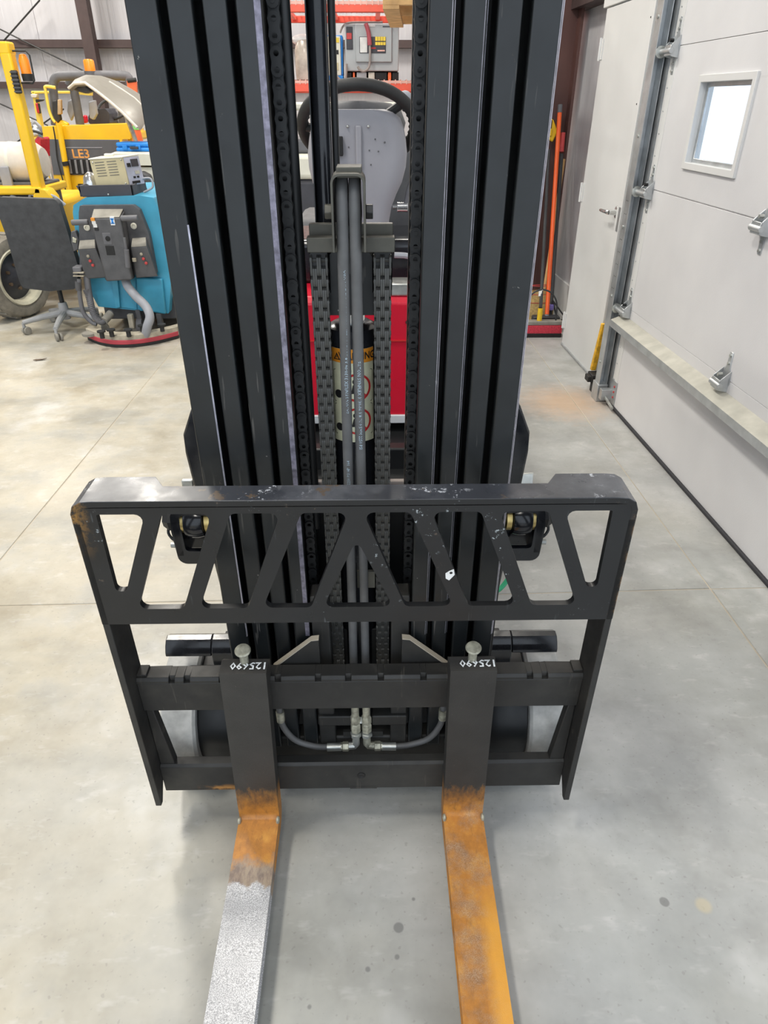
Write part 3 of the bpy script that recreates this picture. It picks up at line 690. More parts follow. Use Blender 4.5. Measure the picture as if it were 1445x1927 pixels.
for sg in (-1, 1):
    MG().hexa([(sg*.4445, .045, .082), (sg*.412, .045, .082), (sg*.412, .066, .082), (sg*.4445, .066, .082), (sg*.4445, .045, .265), (sg*.430, .045, .265), (sg*.430, .066, .265), (sg*.4445, .066, .265)]).build('carriage_end_bar', 'carriage_black', fk, .002)
    # gusset and roller bracket
    MG().box(*sorted((sg*.062, sg*.098)), .108, .150, .05, .50).build('roller_bracket', 'carriage_black', fk, .003)
    gpoly = [(sg*.178, .335), (sg*.098, .410), (sg*.083, .412), (sg*.083, .330)]
    gs = MG().plate(gpoly, [], lambda x, u, d: (x, .080+d, u), .012).build('gusset', 'carriage_black', fk, .001)
    MG().extr([(sg*.178, .0795, .3355), (sg*.098, .0795, .4105), (sg*.083, .0795, .4125), (sg*.083, .0795, .4145), (sg*.098, .0795, .4125), (sg*.180, .0795, .3375)], (0, .0135, 0)).build('gusset_edge', 'edge_dust', gs)
    MG().box(*sorted((sg*.020, sg*.098)), .10, .13, .135, .165).box(*sorted((sg*.020, sg*.098)), .10, .13, .195, .225).build('anchor_plate', 'carriage_black', fk, .003)
    # side plates
    pl = [(0, .0), (.012, -.002), (.040, .035), (.078, .040), (.078, .50), (.058, .700), (.058, .760), (.0, .760)]
    MG().plate(pl, [], lambda n, u, d: (sg*(.4575-d), n, u), .0125).build('side_plate', 'carriage_black', fk, .0015)
# ---- load backrest
bk = MG()
outer = rpoly([(-.4575, .531), (.4575, .531), (.4575, .776), (-.4575, .776)], [.002, .002, .024, .024], 6)
HU, HL = .764, .566
def hp(pts, r=.012): return rpoly(pts, r, 4)
holes = [hp([(-.4165, HU), (-.339, HU), (-.3995, .6065), (-.4175, .6065)], [.003, .012, .009, .009])]
for tl, tr, br_, bl in ((-.312, -.232, -.307, -.387), (-.202, -.122, -.194, -.279), (-.088, -.012, -.083, -.168)):
    holes.append(hp([(tl, HU), (tr, HU), (br_, HL), (bl, HL)]))
holes += [[(-x, u) for x, u in reversed(hh)] for hh in list(holes)]
holes.append(hp([(0, .712), (.062, HL), (-.062, HL)], [.008, .012, .012]))
bk.plate(outer, holes, lambda x, u, d: (x, d, u), .0125)
br0 = bk.build('load_backrest', 'backrest_black', fk, .0012, 2)
# folded top plate: deeper at both ends, turned down at the corners
tpz = .7885
prof = [(-.4575, .745), (-.4575, .765), (-.452, .7795), (-.4385, .787), (-.42, tpz), (-.338, tpz), (-.318, tpz), (-.27, tpz), (.27, tpz), (.318, tpz), (.338, tpz), (.42, tpz), (.4385, .787), (.452, .7795), (.4575, .765), (.4575, .745)]
def dep(x):
    a = abs(x); return .080 if a >= .338 else (.048 if a <= .318 else .048+.032*(a-.318)/.02)
prof2 = []
for (x0, u0), (x1, u1) in zip(prof, prof[1:]):
    k = max(1, int(abs(x1-x0)/.02))
    for i in range(k): prof2.append((x0+(x1-x0)*i/k, u0+(u1-u0)*i/k))
prof2.append(prof[-1])
rings = []
for i, (x, u) in enumerate(prof2):
    a = Vector(prof2[max(0, i-1)]); b = Vector(prof2[min(len(prof2)-1, i+1)]); t = (b-a).normalized(); nv = Vector((t.y, -t.x))*.0115
    d = dep(x); rings.append([(x, -.0005, u), (x, d, u), (x+nv.x, d, u+nv.y), (x+nv.x, -.0005, u+nv.y)])
tpo = MG().loft(rings).build('backrest_top_plate', ['top_plate', 'backrest_black'], br0, .0012, 2, ang=20)
for p_ in tpo.data.polygons:
    if p_.normal.y < -.7 or abs(p_.center.x) > .4565: p_.material_index = 1
# paint-scrape sticker patch and grease hole
cpt = atm(848, 1080, -.0005)
MG().plate([(cpt[0]-.008, cpt[1]-.010), (cpt[0]-.002, cpt[1]-.014), (cpt[0]+.007, cpt[1]-.002), (cpt[0]+.005, cpt[1]+.010), (cpt[0]-.003, cpt[1]+.006), (cpt[0]-.009, cpt[1]+.001)], [circ(cpt[0]+.0005, cpt[1]+.002, .0028, 10)], lambda x, u, d: (x, -.0006+d, u), .0006).build('sticker_remnant', 'paper_white', br0)

# ---- forks
def fork(xc, mat, lbl, lean):
    g = MG(); prof = [(0, .404)]
    # closed side profile (n, u): front face down, inside bend, blade, heel
    front = [(.0, .404), (.0, .05), (.0, -.005)]
    bend = [(-.010*(1-math.cos(t)), -.030-.012*math.sin(t)) for t in [i*math.pi/2/5 for i in range(1, 6)]]
    front += [(.0, -.028)]+[(a-.0, b) for a, b in bend]
    top = [(-.10, -.044), (-.45, -.046), (-.88, -.056), (-.93, -.062)]
    bot = [(-.93, -.068), (-.85, -.075), (-.40, -.081), (-.03, -.082)]
    heel = [(-.005+.043*math.sin(t), -.040-.042*math.cos(t)) for t in [i*math.pi/2/6 for i in range(7)]]
    back = [(.037, .09), (.037, .353), (.052, .354), (.052, .392), (.034, .408)]
    loop = front+top+bot+heel+back
    def wid(n): return .0445 if n > -.6 else .0445-.012*min(1, (-n-.6)/.33)
    rings = [[], []]
    vs = [(xc+lean*(u if u > 0 else 0)-wid(n), n, u) for n, u in loop]+[(xc+lean*(u if u > 0 else 0)+wid(n), n, u) for n, u in loop]
    N_ = len(loop); tri = tessellate_polygon([[Vector((a, b, 0)) for a, b in loop]])
    g.add(vs, [tuple(t) for t in tri]+[tuple(i+N_ for i in reversed(t)) for t in tri]+[(i, (i+1) % N_, N_+(i+1) % N_, N_+i) for i in range(N_)])
    f_ = g.build('fork', mat, fk, .0022, 2, label=lbl)
    xt = xc+lean*.404
    lp = MG().cyl((xt, .028, .404), (xt, .028, .432), .0085, 14).build('fork_latch_pin', 'zinc_dirty', f_)
    MG().lathe((xt, .028, .432), (0, -.22, 1), [(.008, 0), (.0145, .004), (.0155, .007), (.0135, .010), (.006, .011)], 22).build('pin_knob', 'zinc_dirty', lp)
    gtext('125690', .024, lambda a, b: mw(xt+.010-a, .017+.0-b*.95, .4068+ .1176*(.017-b*.95) - .0002), res=1).build('chalk_number', 'chalk', f_)
    for s_ in (-1, 1):
        MG().ball((xc+s_*.0425, -.012, -.040), .009, 8, 6, (.5, 1, 1)).build('heel_weld', 'zinc_dirty', f_)
    return f_
fork(-.2335, 'fork_worn_steel', 'worn bare-steel fork with an orange rusty heel', .028)
fork(.2230, 'fork_rusty', 'fork with an orange rust-covered blade', -.016)

# ---- hydraulic fittings below the upper bar
for sx, sgn in ((-.0160, -1), (.0085, 1)):
    n0 = .098
    MG().cyl((sx, n0+.004, .262), (sx, n0, .162), .0086, 12).build('hose_ferrule', 'zinc_dirty', fk)
    MG().lathe((sx, n0, .172), (0, 0, -1), [(.0085, 0), (.0112, .006), (.0114, .022), (.0092, .025), (.0112, .028), (.0114, .050), (.009, .053)], 6).build('hose_nut', 'zinc_dirty', fk)
    MG().lathe((sx, n0, .116), (0, 0, -1), [(.0085, 0), (.0125, .002), (.0125, .010), (.008, .012)], 6).build('lock_nut', 'zinc', fk)
    MG().tube([(sx, n0, .106), (sx, n0, .078), (sx+sgn*.003, n0, .072), (sx+sgn*.030, n0-.002, .071)], .0088, 10).build('elbow', 'zinc_dirty' if sgn > 0 else 'zinc', fk)
    MG().lathe((sx+sgn*.016, n0-.002, .071), (sgn, 0, 0), [(.008, 0), (.0110, .002), (.0110, .014), (.009, .016), (.009, .020)], 6).build('hose_nut', 'zinc_dirty', fk)
    MG().cyl((sx+sgn*.034, n0-.002, .070), (sx+sgn*.066, n0-.002, .069), .0092, 12).build('hose_ferrule', 'zinc', fk)
    xe = -.180 if sgn < 0 else .1765
    MG().tube([(sx+sgn*.064, n0-.002, .069), (sx+sgn*.095, n0-.003, .074), (xe-sgn*.030, n0-.003, .094), (xe-sgn*.008, n0-.003, .130), (xe, n0-.002, .170), (xe, n0, .26)], .0068, 12, sub=6).build('side_shift_hose', 'hose_rubber', fk)
    MG().cyl((xe, n0-.002, .160), (xe, n0-.002, .190), .0092, 12).build('hose_ferrule', 'zinc_dirty', fk)
MG().cyl((-.004, .105, .160), (-.004, .097, .148), .0055, 8).build('grease_nipple', 'zinc', fk)
MG().box(-.045, .045, .108, .116, .09, .105).build('fitting_bridge', 'carriage_black', fk)

# ---- drive wheels with guards
for sg in (-1, 1):
    wx = sg*.424
    w = G().lathe((wx, 1.235, .165), (1, 0, 0), [(.10, -.040), (.158, -.040), (.165, -.034), (.165, .034), (.158, .040), (.10, .040)], 48).build('drive_wheel', 'tread_grey', fk)
    G().lathe((wx, 1.235, .165), (1, 0, 0), [(.03, -.045), (.115, -.0412), (.115, .0412), (.03, .045)], 32).build('wheel_hub', 'rubber_black', w)
    G().lathe((sg*.345, 1.24, .165), (1, 0, 0), [(.05, -.052), (.14, -.05), (.150, -.03), (.150, .036), (.05, .038)], 32).build('drive_motor_drum', 'deep_black', fk)
    arcp = [(1.143, .402), (1.1445, .411), (1.152, .424), (1.163, .434), (1.178, .4355), (1.195, .424), (1.215, .402), (1.232, .375)]
    ins = [(1.228, .372), (1.210, .397), (1.191, .417), (1.177, .4275), (1.166, .4265), (1.157, .418), (1.1515, .411), (1.150, .402)]
    gd_ = G().extr([(sg*.335, y, z) for y, z in arcp+ins], (sg*.102, 0, 0)).build('wheel_guard', 'gloss_black', fk, .002)
    G().extr([(sg*.262, y, z) for y, z in arcp+[(1.228, .372), (1.150, .36)]], (sg*.0735, 0, 0)).build('guard_mount', 'gloss_black', gd_, .003)
    G().box(*sorted((sg*.262, sg*.325)), 1.15, 1.25, .25, .385).build('guard_stay', 'deep_black', gd_, .003)

# ---- truck body behind the mast
G().box(-.29, .29, 1.36, 3.1, .10, .62).build('chassis', 'deep_black', fk, .02)
G().box(-.27, .27, 1.62, 1.66, .60, .68).build('cowl_base', 'deep_black', fk, .005)
cw_ = G(); cw_.extr([(-.27, 1.86, .672), (-.27, 1.86, .995), (-.27, 1.875, 1.012), (-.27, 2.25, 1.012), (-.27, 2.25, .672)], (.54, 0, 0)); cow = cw_.build('front_cowl', 'truck_red', fk, .004)
G().box(-.268, .268, 1.855, 1.862, .893, .896).build('cowl_crease', 'label_red', cow)
G().box(-.272, .272, 1.853, 2.2, .650, .675).build('cowl_trim', 'white_strip', cow, .002)
for x in (-.125, .125): G().lathe((x, 1.86, .945), (0, -1, 0), [(.006, 0), (.006, .003), (.002, .003)], 10).build('cowl_screw', 'ink_black', cow)
G().box(.078, .16, 1.87, 1.95, 1.012, 1.045).build('cowl_latch', 'zinc', cow, .004)
G().box(-.20, .26, 2.02, 2.3, 1.01, 1.13).build('dash_panel', 'gloss_black', fk, .02)
G().tube([at(742, 480, 1.98), at(768, 482, 1.98), at(775, 492, 1.98)], .008, 8, sub=3).build('dash_handle', 'hose_grey', fk)
G().box(-.22, .25, 2.30, 2.7, .98, 1.06).build('seat_deck', 'deep_black', fk, .02)
# steering column cover
SY = 1.98
rows = [(452, 59), (420, 61), (392, 66), (368, 75), (345, 86), (318, 93), (290, 95.5), (262, 93), (240, 89), (222, 82), (211, 70), (206, 52)]
rings = []
for py, hw in rows:
    c = at(672, py, SY); w = (at(672+hw, py, SY)-c).x; ring = []
    dp = .10 if py > 240 else .10-.0006*(240-py)
    for k in range(28):
        t = 2*math.pi*k/28; cs, sn = math.cos(t), math.sin(t)
        ring.append((c.x+w*math.copysign(abs(cs)**.55, cs), SY+dp*.5+dp*.6*math.copysign(abs(sn)**.6, sn), c.z))
    rings.append(ring)
sc_ = G().loft(rings).build('steering_column_cover', 'cover_grey', fk, ang=50)
rib0, rib1 = at(669, 236, SY-.012), at(681, 330, SY-.012)
G().box(rib0.x, rib1.x, SY-.018, SY+.02, rib1.z-.10, rib0.z).build('cover_rib', 'cover_grey', sc_, .003)
for px, py in ((654, 238), (693, 238)):
    p = at(px, py, SY-.012); G().ball(p, .0035, 8, 6).build('cover_screw', 'zinc', sc_)
for px, py, r in ((706, 262, .002), (724, 268, .0025), (712, 285, .002), (656, 277, .002), (695, 283, .002), (698, 310, .002)):
    p = at(px, py, SY-.0105); G().lathe(p, (0, -1, 0), [(r, 0), (r*.8, .0006)], 8).build('cover_speck', 'console_grey', sc_)
p = at(638, 275, SY-.012); G().box(p.x-.010, p.x+.010, SY-.022, SY, p.z-.022, p.z+.022).build('cover_switch', 'ink_black', sc_, .002)
# steering wheel
wc = at(675, 240, 2.06); wn = Vector((0, .64, .77))
sw = G().ring(wc, wn, .1475, .0145, 56, 14).build('steering_wheel', 'rubber_black', fk)
for k in range(40):
    t = 2*math.pi*k/40; a = wn.orthogonal().normalized(); b = wn.cross(a)
    pos = wc+(a*math.cos(t)+b*math.sin(t))*.135
    if k == 0: bump0 = G().ball((0, 0, 0), .005, 6, 4).build('grip_bump', 'rubber_black', sw, loc=pos)
    else: dup(bump0, sw, pos-OFF[sw.name])
a = wn.orthogonal().normalized(); b = wn.cross(a)
for t in (.9, 2.25, 4.71): G().cyl(wc-wn*.02, wc+(a*math.cos(t)+b*math.sin(t))*.145, .011, 10).build('wheel_spoke', 'deep_black', sw)
G().lathe(wc-wn*.03, wn, [(.02, 0), (.045, .005), (.05, .02), (.03, .035)], 20).build('wheel_boss', 'deep_black', sw)
kn = at(762, 187, 2.06); G().ball(kn, .02, 12, 8).cyl(kn, kn-wn*.03, .008, 8).build('spinner_knob', 'hose_grey', sw)
# dash binnacle behind the column, lever on the right
G().loft([[(wc.x+hw*math.cos(2*math.pi*k/24), 2.17+.10*math.sin(2*math.pi*k/24), z) for k in range(24)] for z, hw in ((1.30, .10), (1.41, .128), (1.44, .115), (1.456, .088), (1.462, .05))]).build('instrument_binnacle', 'console_grey', fk, ang=50)
lv0 = at(738, 390, 2.02); G().cyl(lv0, at(748, 390, 2.02), .006, 10).cyl(at(747, 390, 2.02), at(767, 390, 2.02), .0125, 14).build('direction_lever', 'chrome', fk, .001)
G().tube([at(764, 382, 2.02), at(768, 360, 2.02), at(774, 340, 2.02)], .006, 8, sub=3).build('direction_lever_rod', 'hose_dark', fk)
G().box(.06, .30, 2.45, 2.9, .9, 1.35).build('operator_console', 'console_grey', fk, .03)
# floor mat and seat behind
G().box(-.26, .26, 2.75, 3.15, .62, 1.08).build('battery_cover', 'console_grey', fk, .03)
# ================================================================ THINGS IN THE BACKGROUND
# ---- blue walk-behind floor scrubber
BY = 4.98
sb = thing('floor_scrubber', 'blue walk-behind floor scrubber with a dark grey control console', 'floor scrubber', (-1.68, 5.4, 0))
A = lambda x, y, Y=BY: at(x, y, Y)
def front(poly, mat, nm, parent, Y=BY, t=.04, bev=.004, r=.0):
    P = [A(x, y, Y) for x, y in poly]; pp = [(p.x, p.z) for p in P]
    if r: pp = rpoly(pp, r, 4)
    return G().plate(pp, [], lambda a, b, d: (a, Y+d, b), t).build(nm, mat, parent, bev)
body = front([(185, 577), (318, 590), (322, 520), (300, 395), (288, 372), (262, 368), (160, 372), (138, 386), (137, 400), (146, 470), (160, 530)], 'scrubber_blue', 'tank_body', sb, BY, .95, .02, .012)
front([(220, 578), (258, 583), (255, 520), (214, 520)], 'scrubber_blue', 'tank_recess', sb, BY-.006, .03, .004)
front([(217, 582), (226, 580), (220, 515), (208, 515)], 'scrubber_blue', 'tank_pillar', sb, BY-.03, .05, .008)
front([(262, 584), (312, 592), (305, 525), (255, 522)], 'scrubber_blue', 'tank_shoulder', sb, BY-.03, .05, .01)
cons = front([(150, 520), (294, 516), (280, 440), (262, 395), (250, 386), (150, 387), (148, 400)], 'console_grey', 'console_plate', sb, BY-.05, .06, .006, .01)
cen = G()
c0, c1, c2, c3 = A(168, 408), A(228, 405), A(256, 522), A(200, 526)
P0 = [Vector((p.x, BY-.17, p.z)) for p in (A(170, 412, BY-.17), A(226, 410, BY-.17), A(252, 524, BY-.13), A(204, 527, BY-.13))]
P1 = [Vector((p.x, BY-.02, p.z)) for p in (A(180, 393), A(238, 393), A(256, 522), A(200, 526))]
cen.hexa([P0[3], P0[2], P1[2], P1[3], P0[0], P0[1], P1[1], P1[0]]); ce_ = cen.build('console_post', 'console_grey', cons, .008)
G().hexa([P0[0]+Vector((.006, .004, .002)), P0[1]+Vector((-.006, .004, .002)), P1[1]+Vector((-.006, -.03, .002)), P1[0]+Vector((.006, -.03, .002)),
          P0[0]+Vector((.006, .004, .006)), P0[1]+Vector((-.006, .004, .006)), P1[1]+Vector((-.006, -.03, .006)), P1[0]+Vector((.006, -.03, .006))]).build('post_cap', 'console_dust', cons, .003)
for (x0, y0, x1, y1, m_, nm) in ((192, 438, 212, 460, 'hose_dark', 'gauge_panel'), (198, 462, 218, 480, 'ink_black', 'key_recess')):
    a, b = A(x0, y0, BY-.165), A(x1, y1, BY-.165); G().box(a.x, b.x, BY-.172, BY-.14, b.z, a.z).build(nm, m_, cons, .003)
a = A(203, 449, BY-.172); G().lathe(a, (0, -1, 0), [(.016, 0), (.016, .004), (.010, .005)], 16).build('gauge', 'ink_black', cons)
a, b = A(170, 410, BY-.175), A(182, 434, BY-.175)
for k, m_ in enumerate(('label_orange', 'paper_white', 'paper_white', 'ink_black')):
    z0 = a.z-(a.z-b.z)*k/4; G().box(a.x+.008*k/2, b.x+.008*k/2, BY-.176, BY-.150, z0-(a.z-b.z)/4, z0).build('safety_sticker', m_, cons)
a, b = A(206, 408, BY-.175), A(217, 424, BY-.175); G().box(a.x, b.x, BY-.176, BY-.150, b.z, a.z).build('safety_sticker', 'paper_white', cons)
cx_, cz_ = (a.x+b.x)/2, (a.z+b.z)/2; G().box(cx_-.006, cx_+.006, BY-.178, BY-.176, cz_-.014, cz_+.014).box(cx_-.012, cx_+.012, BY-.178, BY-.176, cz_+.010, cz_+.016).box(cx_-.012, cx_+.012, BY-.178, BY-.176, cz_-.016, cz_-.010).build('sticker_mark', 'case_blue', cons)
for x0, x1, y in ((135, 166, 419), (228, 259, 411)):
    hd = G().cyl(A(x0, y, BY-.15), A(x1, y-1, BY-.15), .018, 14).build('handle_grip', 'hose_dark', cons, .004)
for x, y in ((164, 428), (252, 425)):
    G().lathe(A(x, y, BY-.052), (0, -1, 0), [(.020, 0), (.020, .008), (.012, .010), (.012, .003)], 18).build('lock_ring', 'cream_paint', cons)
for x0, x1, x2, x3, ytop, yb, px in ((147, 180, 204, 160, 448, 522, 168), (246, 276, 297, 256, 444, 520, 268)):
    Q = [A(x0, ytop+22, BY-.13), A(x1, ytop+20, BY-.13), A(x2, yb, BY-.10), A(x3, yb+3, BY-.10)]; K = [A(x0+3, ytop, BY-.02), A(x1-1, ytop-2, BY-.02), A(x2, yb, BY-.02), A(x3, yb+3, BY-.02)]
    bx_ = G().hexa([Q[3], Q[2], K[2], K[3], Q[0], Q[1], K[1], K[0]]).build('pedal_box', 'console_grey', cons, .006)
    G().hexa([Q[0]+Vector((.003, 0, .002)), Q[1]+Vector((-.003, 0, .002)), K[1]+Vector((-.003, 0, .002)), K[0]+Vector((.003, 0, .002)), Q[0]+Vector((.003, 0, .005)), Q[1]+Vector((-.003, 0, .005)), K[1]+Vector((-.003, 0, .005)), K[0]+Vector((.003, 0, .005))]).build('box_ledge', 'console_dust', cons, .002)
    for k, (dx, dy, m_) in enumerate(((0, 0, 'squeegee_tan'), (4, 9, 'grip_red'), (9, 17, 'grip_red'))):
        G().lathe(A(px+dx-2, ytop+34+dy, BY-.124), (0, -1, 0), [(.010, 0), (.010, .006), (.006, .010)], 12).build('button', m_, cons)
G().cyl(A(234, 447, BY-.19), A(238, 474, BY-.19), .009, 10).cyl(A(238, 470, BY-.20), A(241, 503, BY-.20), .016, 12).build('brake_lever', 'hose_dark', cons)
G().cyl(A(252, 486, BY-.15), A(253, 492, BY-.15), .014, 10).build('knob', 'squeegee_tan', cons)
lt = front([(133, 436), (141, 434), (148, 452), (147, 470), (138, 474), (133, 455)], 'console_grey', 'latch', sb, BY-.06, .05, .006)
front([(136, 446), (144, 450), (143, 458), (136, 456)], 'zinc_dirty', 'latch_clip', lt, BY-.07, .02, .003)
# chassis, wheels, squeegee
G().box(-1.93, -1.38, BY+.08, BY+.95, .09, .25).build('base_frame', 'console_grey', sb, .01)
for x in (-1.90, -1.42): G().lathe((x, BY+.45, .115), (1, 0, 0), [(.03, -.03), (.10, -.03), (.115, -.02), (.115, .02), (.10, .03), (.03, .03)], 24).build('wheel', 'rubber_black', sb)
G().lathe((-1.66, BY+.02, .06), (1, 0, 0), [(.02, -.02), (.06, -.02), (.06, .02), (.02, .02)], 20).build('caster', 'hose_dark', sb)
sq = [atz(x, y, .045) for x, y in ((163, 628), (185, 637), (215, 642), (255, 641), (295, 635), (335, 625))]
sq = smooth([Vector(p) for p in sq], 4)
def strip(off0, off1, z0, z1, mat, nm):
    rings = []
    for p in sq: rings.append([(p.x, p.y+off0, z0), (p.x, p.y+off1, z0), (p.x, p.y+off1, z1), (p.x, p.y+off0, z1)])
    return G().loft(rings).build(nm, mat, sb, .003)
strip(0, .09, .050, .085, 'squeegee_tan', 'squeegee_bar'); strip(-.006, .01, .022, .052, 'squeegee_red', 'squeegee_blade'); strip(-.002, .02, .0, .024, 'rubber_black', 'squeegee_lip')
for x, y in ((192, 631), (210, 628), (242, 628), (268, 620), (305, 618)):
    p = atz(x, y, .10); G().cyl((p.x, p.y, .08), (p.x, p.y, .125), .016, 10).lathe((p.x, p.y, .118), (0, 0, 1), [(.012, 0), (.030, .004), (.030, .014), (.012, .018)], 8).build('squeegee_knob', 'rubber_black', sb)
p = atz(168, 626, .07); G().lathe((p.x, p.y, .05), (0, 0, 1), [(.02, 0), (.05, .002), (.052, .020), (.02, .024)], 18).build('bumper_wheel', 'console_dust', sb)
for x, y, hh in ((246, 608, .10), (262, 604, .12), (284, 602, .13), (300, 606, .10)):
    p = atz(x, y, .10); G().box(p.x-.018, p.x+.018, p.y, p.y+.04, .06, .06+hh).build('linkage_plate', 'squeegee_tan' if x < 262 else 'console_grey', sb, .005)
G().tube([at(x, y, Y) for x, y, Y in ((236, 522, 4.92), (240, 538, 4.87), (256, 558, 4.82), (274, 576, 4.78), (282, 596, 4.74), (277, 615, 4.72), (274, 632, 4.74))], .030, 16, sub=5).build('vacuum_hose', 'hose_grey', sb)
dh = G().tube([at(x, y, Y) for x, y, Y in ((163, 520, 4.90), (168, 555, 4.88), (176, 590, 4.86), (190, 606, 4.86), (203, 598, 4.90), (208, 588, 4.96))], .022, 14, sub=6).build('drain_hose', 'hose_dark', sb)
pts = smooth([at(x, y, Y) for x, y, Y in ((163, 545, 4.88), (168, 560, 4.88), (174, 585, 4.86), (186, 602, 4.86))], 8)
for q in pts[::1]:
    G().ring(q, (pts[-1]-pts[0]), .0225, .0032, 14, 6).build('hose_rib', 'hose_dark', dh)
G().cyl(at(196, 604, 4.86), at(208, 590, 4.93), .027, 14).build('hose_cuff', 'console_dust', sb)
G().tube([at(x, y, 4.86) for x, y in ((149, 525), (150, 555), (157, 588), (172, 606), (182, 610))], .015, 12, sub=5).build('drain_hose', 'hose_dark', sb)
G().cyl(at(147, 530, 4.86), at(148, 546, 4.86), .021, 12).build('hose_cuff', 'console_grey', sb)
G().box(at(140, 505, 4.9).x, at(156, 505, 4.9).x, 4.86, 4.94, at(145, 511, 4.9).z, at(145, 500, 4.9).z).build('hose_clip', 'hose_dark', sb, .008)
for y in (512, 518): G().box(at(138, y, 4.86).x, at(158, y, 4.86).x, 4.85, 4.88, at(145, y+2, 4.86).z, at(145, y, 4.86).z).build('hose_clip_arm', 'squeegee_tan', sb)

# ---- things lying on the scrubber: black tray, beige power supply
ztop = A(200, 372, BY).z
tr = thing('parts_tray', 'shallow black tray on top of the blue scrubber', 'tray', (-1.66, BY+.16, ztop))
y0, y1 = BY+.02, BY+.34; xa, xb = at(147, 372, y0).x, at(252, 372, y0).x
g = G().box(xa+.03, xb, y0, y1, ztop+.002, ztop+.008); g.build('tray_floor', 'dark_panel', tr)
G().extr([(xa+.03, y0, ztop+.004), (xb, y0, ztop+.004), (xb, y0, ztop+.078), (xa, y0, ztop+.070)], (0, .012, 0)).build('tray_front', 'dark_panel', tr, .003)
G().box(xa+.02, xb, y1-.012, y1, ztop+.004, ztop+.075).box(xb-.012, xb, y0, y1, ztop+.004, ztop+.075).box(xa+.015, xa+.028, y0, y1, ztop+.004, ztop+.070).build('tray_wall', 'dark_panel', tr, .003)
p = at(204, 366, y0-.002); G().ball(p, .006, 8, 6).build('rivet', 'zinc', tr)
ps = thing('power_supply', 'beige louvred steel power supply box standing in the black tray', 'power supply', (-1.55, BY+.14, ztop+.008))
yf = BY+.06
C4 = [at(182, 354, yf), at(244, 349, yf), at(231, 297, yf), at(168, 301, yf)]; dv = Vector((.04, .19, .0))
fr_ = G(); fr_.add([*C4, *[p+Vector((.0, .17, 0)) for p in C4]], [(0,1,2,3), (7,6,5,4), (0,4,5,1), (1,5,6,2), (2,6,7,3), (3,7,4,0)]); psb = fr_.build('case_body', 'beige_steel', ps, .004)
ex = (C4[1]-C4[0]); ez = (C4[3]-C4[0])
for r_ in range(6):
    for c_ in range(2):
        o_ = C4[0]+ex*(.13+c_*.36+.012*r_*0)+ez*(.40+.095*r_)
        G().add([o_+Vector((0, -.0015, 0)), o_+ex*.28+Vector((0, -.0015, 0)), o_+ex*.28+ez*.022+Vector((0, -.0015, 0)), o_+ez*.022+Vector((0, -.0015, 0)), o_, o_+ex*.28, o_+ex*.28+ez*.022, o_+ez*.022], [(0,1,2,3), (7,6,5,4), (0,4,5,1), (1,5,6,2), (2,6,7,3), (3,7,4,0)]).build('louvre', 'console_grey', ps)
for u_, v_ in ((.08, .9), (.93, .92), (.1, .06), (.9, .08)): G().ball(C4[0]+ex*u_+ez*v_+Vector((0, -.001, 0)), .006, 8, 6).build('screw', 'zinc', ps)
# control face on the right, turned towards the viewer
D4 = [C4[1]+Vector((.002, .001, 0)), C4[1]+Vector((.055, .16, -.002)), C4[2]+Vector((.055, .16, .0)), C4[2]+Vector((.002, .001, 0))]
G().add([*D4, *[p+Vector((-.01, .02, 0)) for p in D4]], [(0,1,2,3), (7,6,5,4), (0,4,5,1), (1,5,6,2), (2,6,7,3), (3,7,4,0)]).build('control_face', 'panel_lilac', ps)
fx = D4[1]-D4[0]; fz = D4[3]-D4[0]; fnm = fx.cross(fz).normalized()
if fnm.y > 0: fnm = -fnm
for (u0, u1, v0, v1, m_, nm) in ((.40, .85, .66, .93, 'dark_panel', 'meter'), (.12, .34, .66, .80, 'ink_black', 'switch'), (.5, .8, .38, .5, 'chrome', 'knob'), (.35, .48, .24, .31, 'ink_black', 'terminal'), (.58, .71, .24, .31, 'ink_black', 'terminal'), (.2, .7, .05, .14, 'ink_black', 'terminal')):
    q = [D4[0]+fx*a_+fz*b_ for a_, b_ in ((u0, v0), (u1, v0), (u1, v1), (u0, v1))]
    G().add([*[p+fnm*.004 for p in q], *q], [(0,1,2,3), (7,6,5,4), (0,4,5,1), (1,5,6,2), (2,6,7,3), (3,7,4,0)]).build(nm, m_, ps)
tq = [C4[3]+Vector((-.006, -.004, .0)), C4[2]+Vector((.0, -.004, .0)), C4[2]+Vector((.055, .17, .004)), C4[3]+Vector((.02, .17, .004))]
G().add([*tq, *[p+Vector((0, 0, .008)) for p in tq]], [(3,2,1,0), (4,5,6,7), (0,1,5,4), (1,2,6,5), (2,3,7,6), (3,0,4,7)]).build('case_lid', 'cream_paint', ps, .002)
p = at(204, 293, yf+.05); G().box(p.x-.03, p.x+.03, p.y, p.y+.03, p.z-.03, p.z+.012).build('carry_handle', 'cream_paint', ps, .006)
G().tube([D4[1]+Vector((-.01, -.01, .03)), D4[1]+Vector((.05, -.02, .03)), D4[1]+Vector((.06, -.04, -.02)), D4[1]+Vector((.0, -.06, -.05))], .007, 8, sub=5).build('power_cable', 'hose_grey', ps)
gp = thing('metal_dome', 'shiny silver dome beside the beige power supply', 'metal dome', (at(172, 350, BY+.2).x, BY+.20, ztop+.008))
c_ = at(172, 345, BY+.2); G().lathe((c_.x, BY+.2, ztop+.009), (0, 0, 1), [(.055, 0), (.055, .05), (.045, .10), (.02, .125), (.004, .13)], 20).build('dome', 'chrome', gp)
G().ring((c_.x, BY+.2, ztop+.012), (0, 0, 1), .055, .003, 20, 6).build('dome_rim', 'zinc', gp)

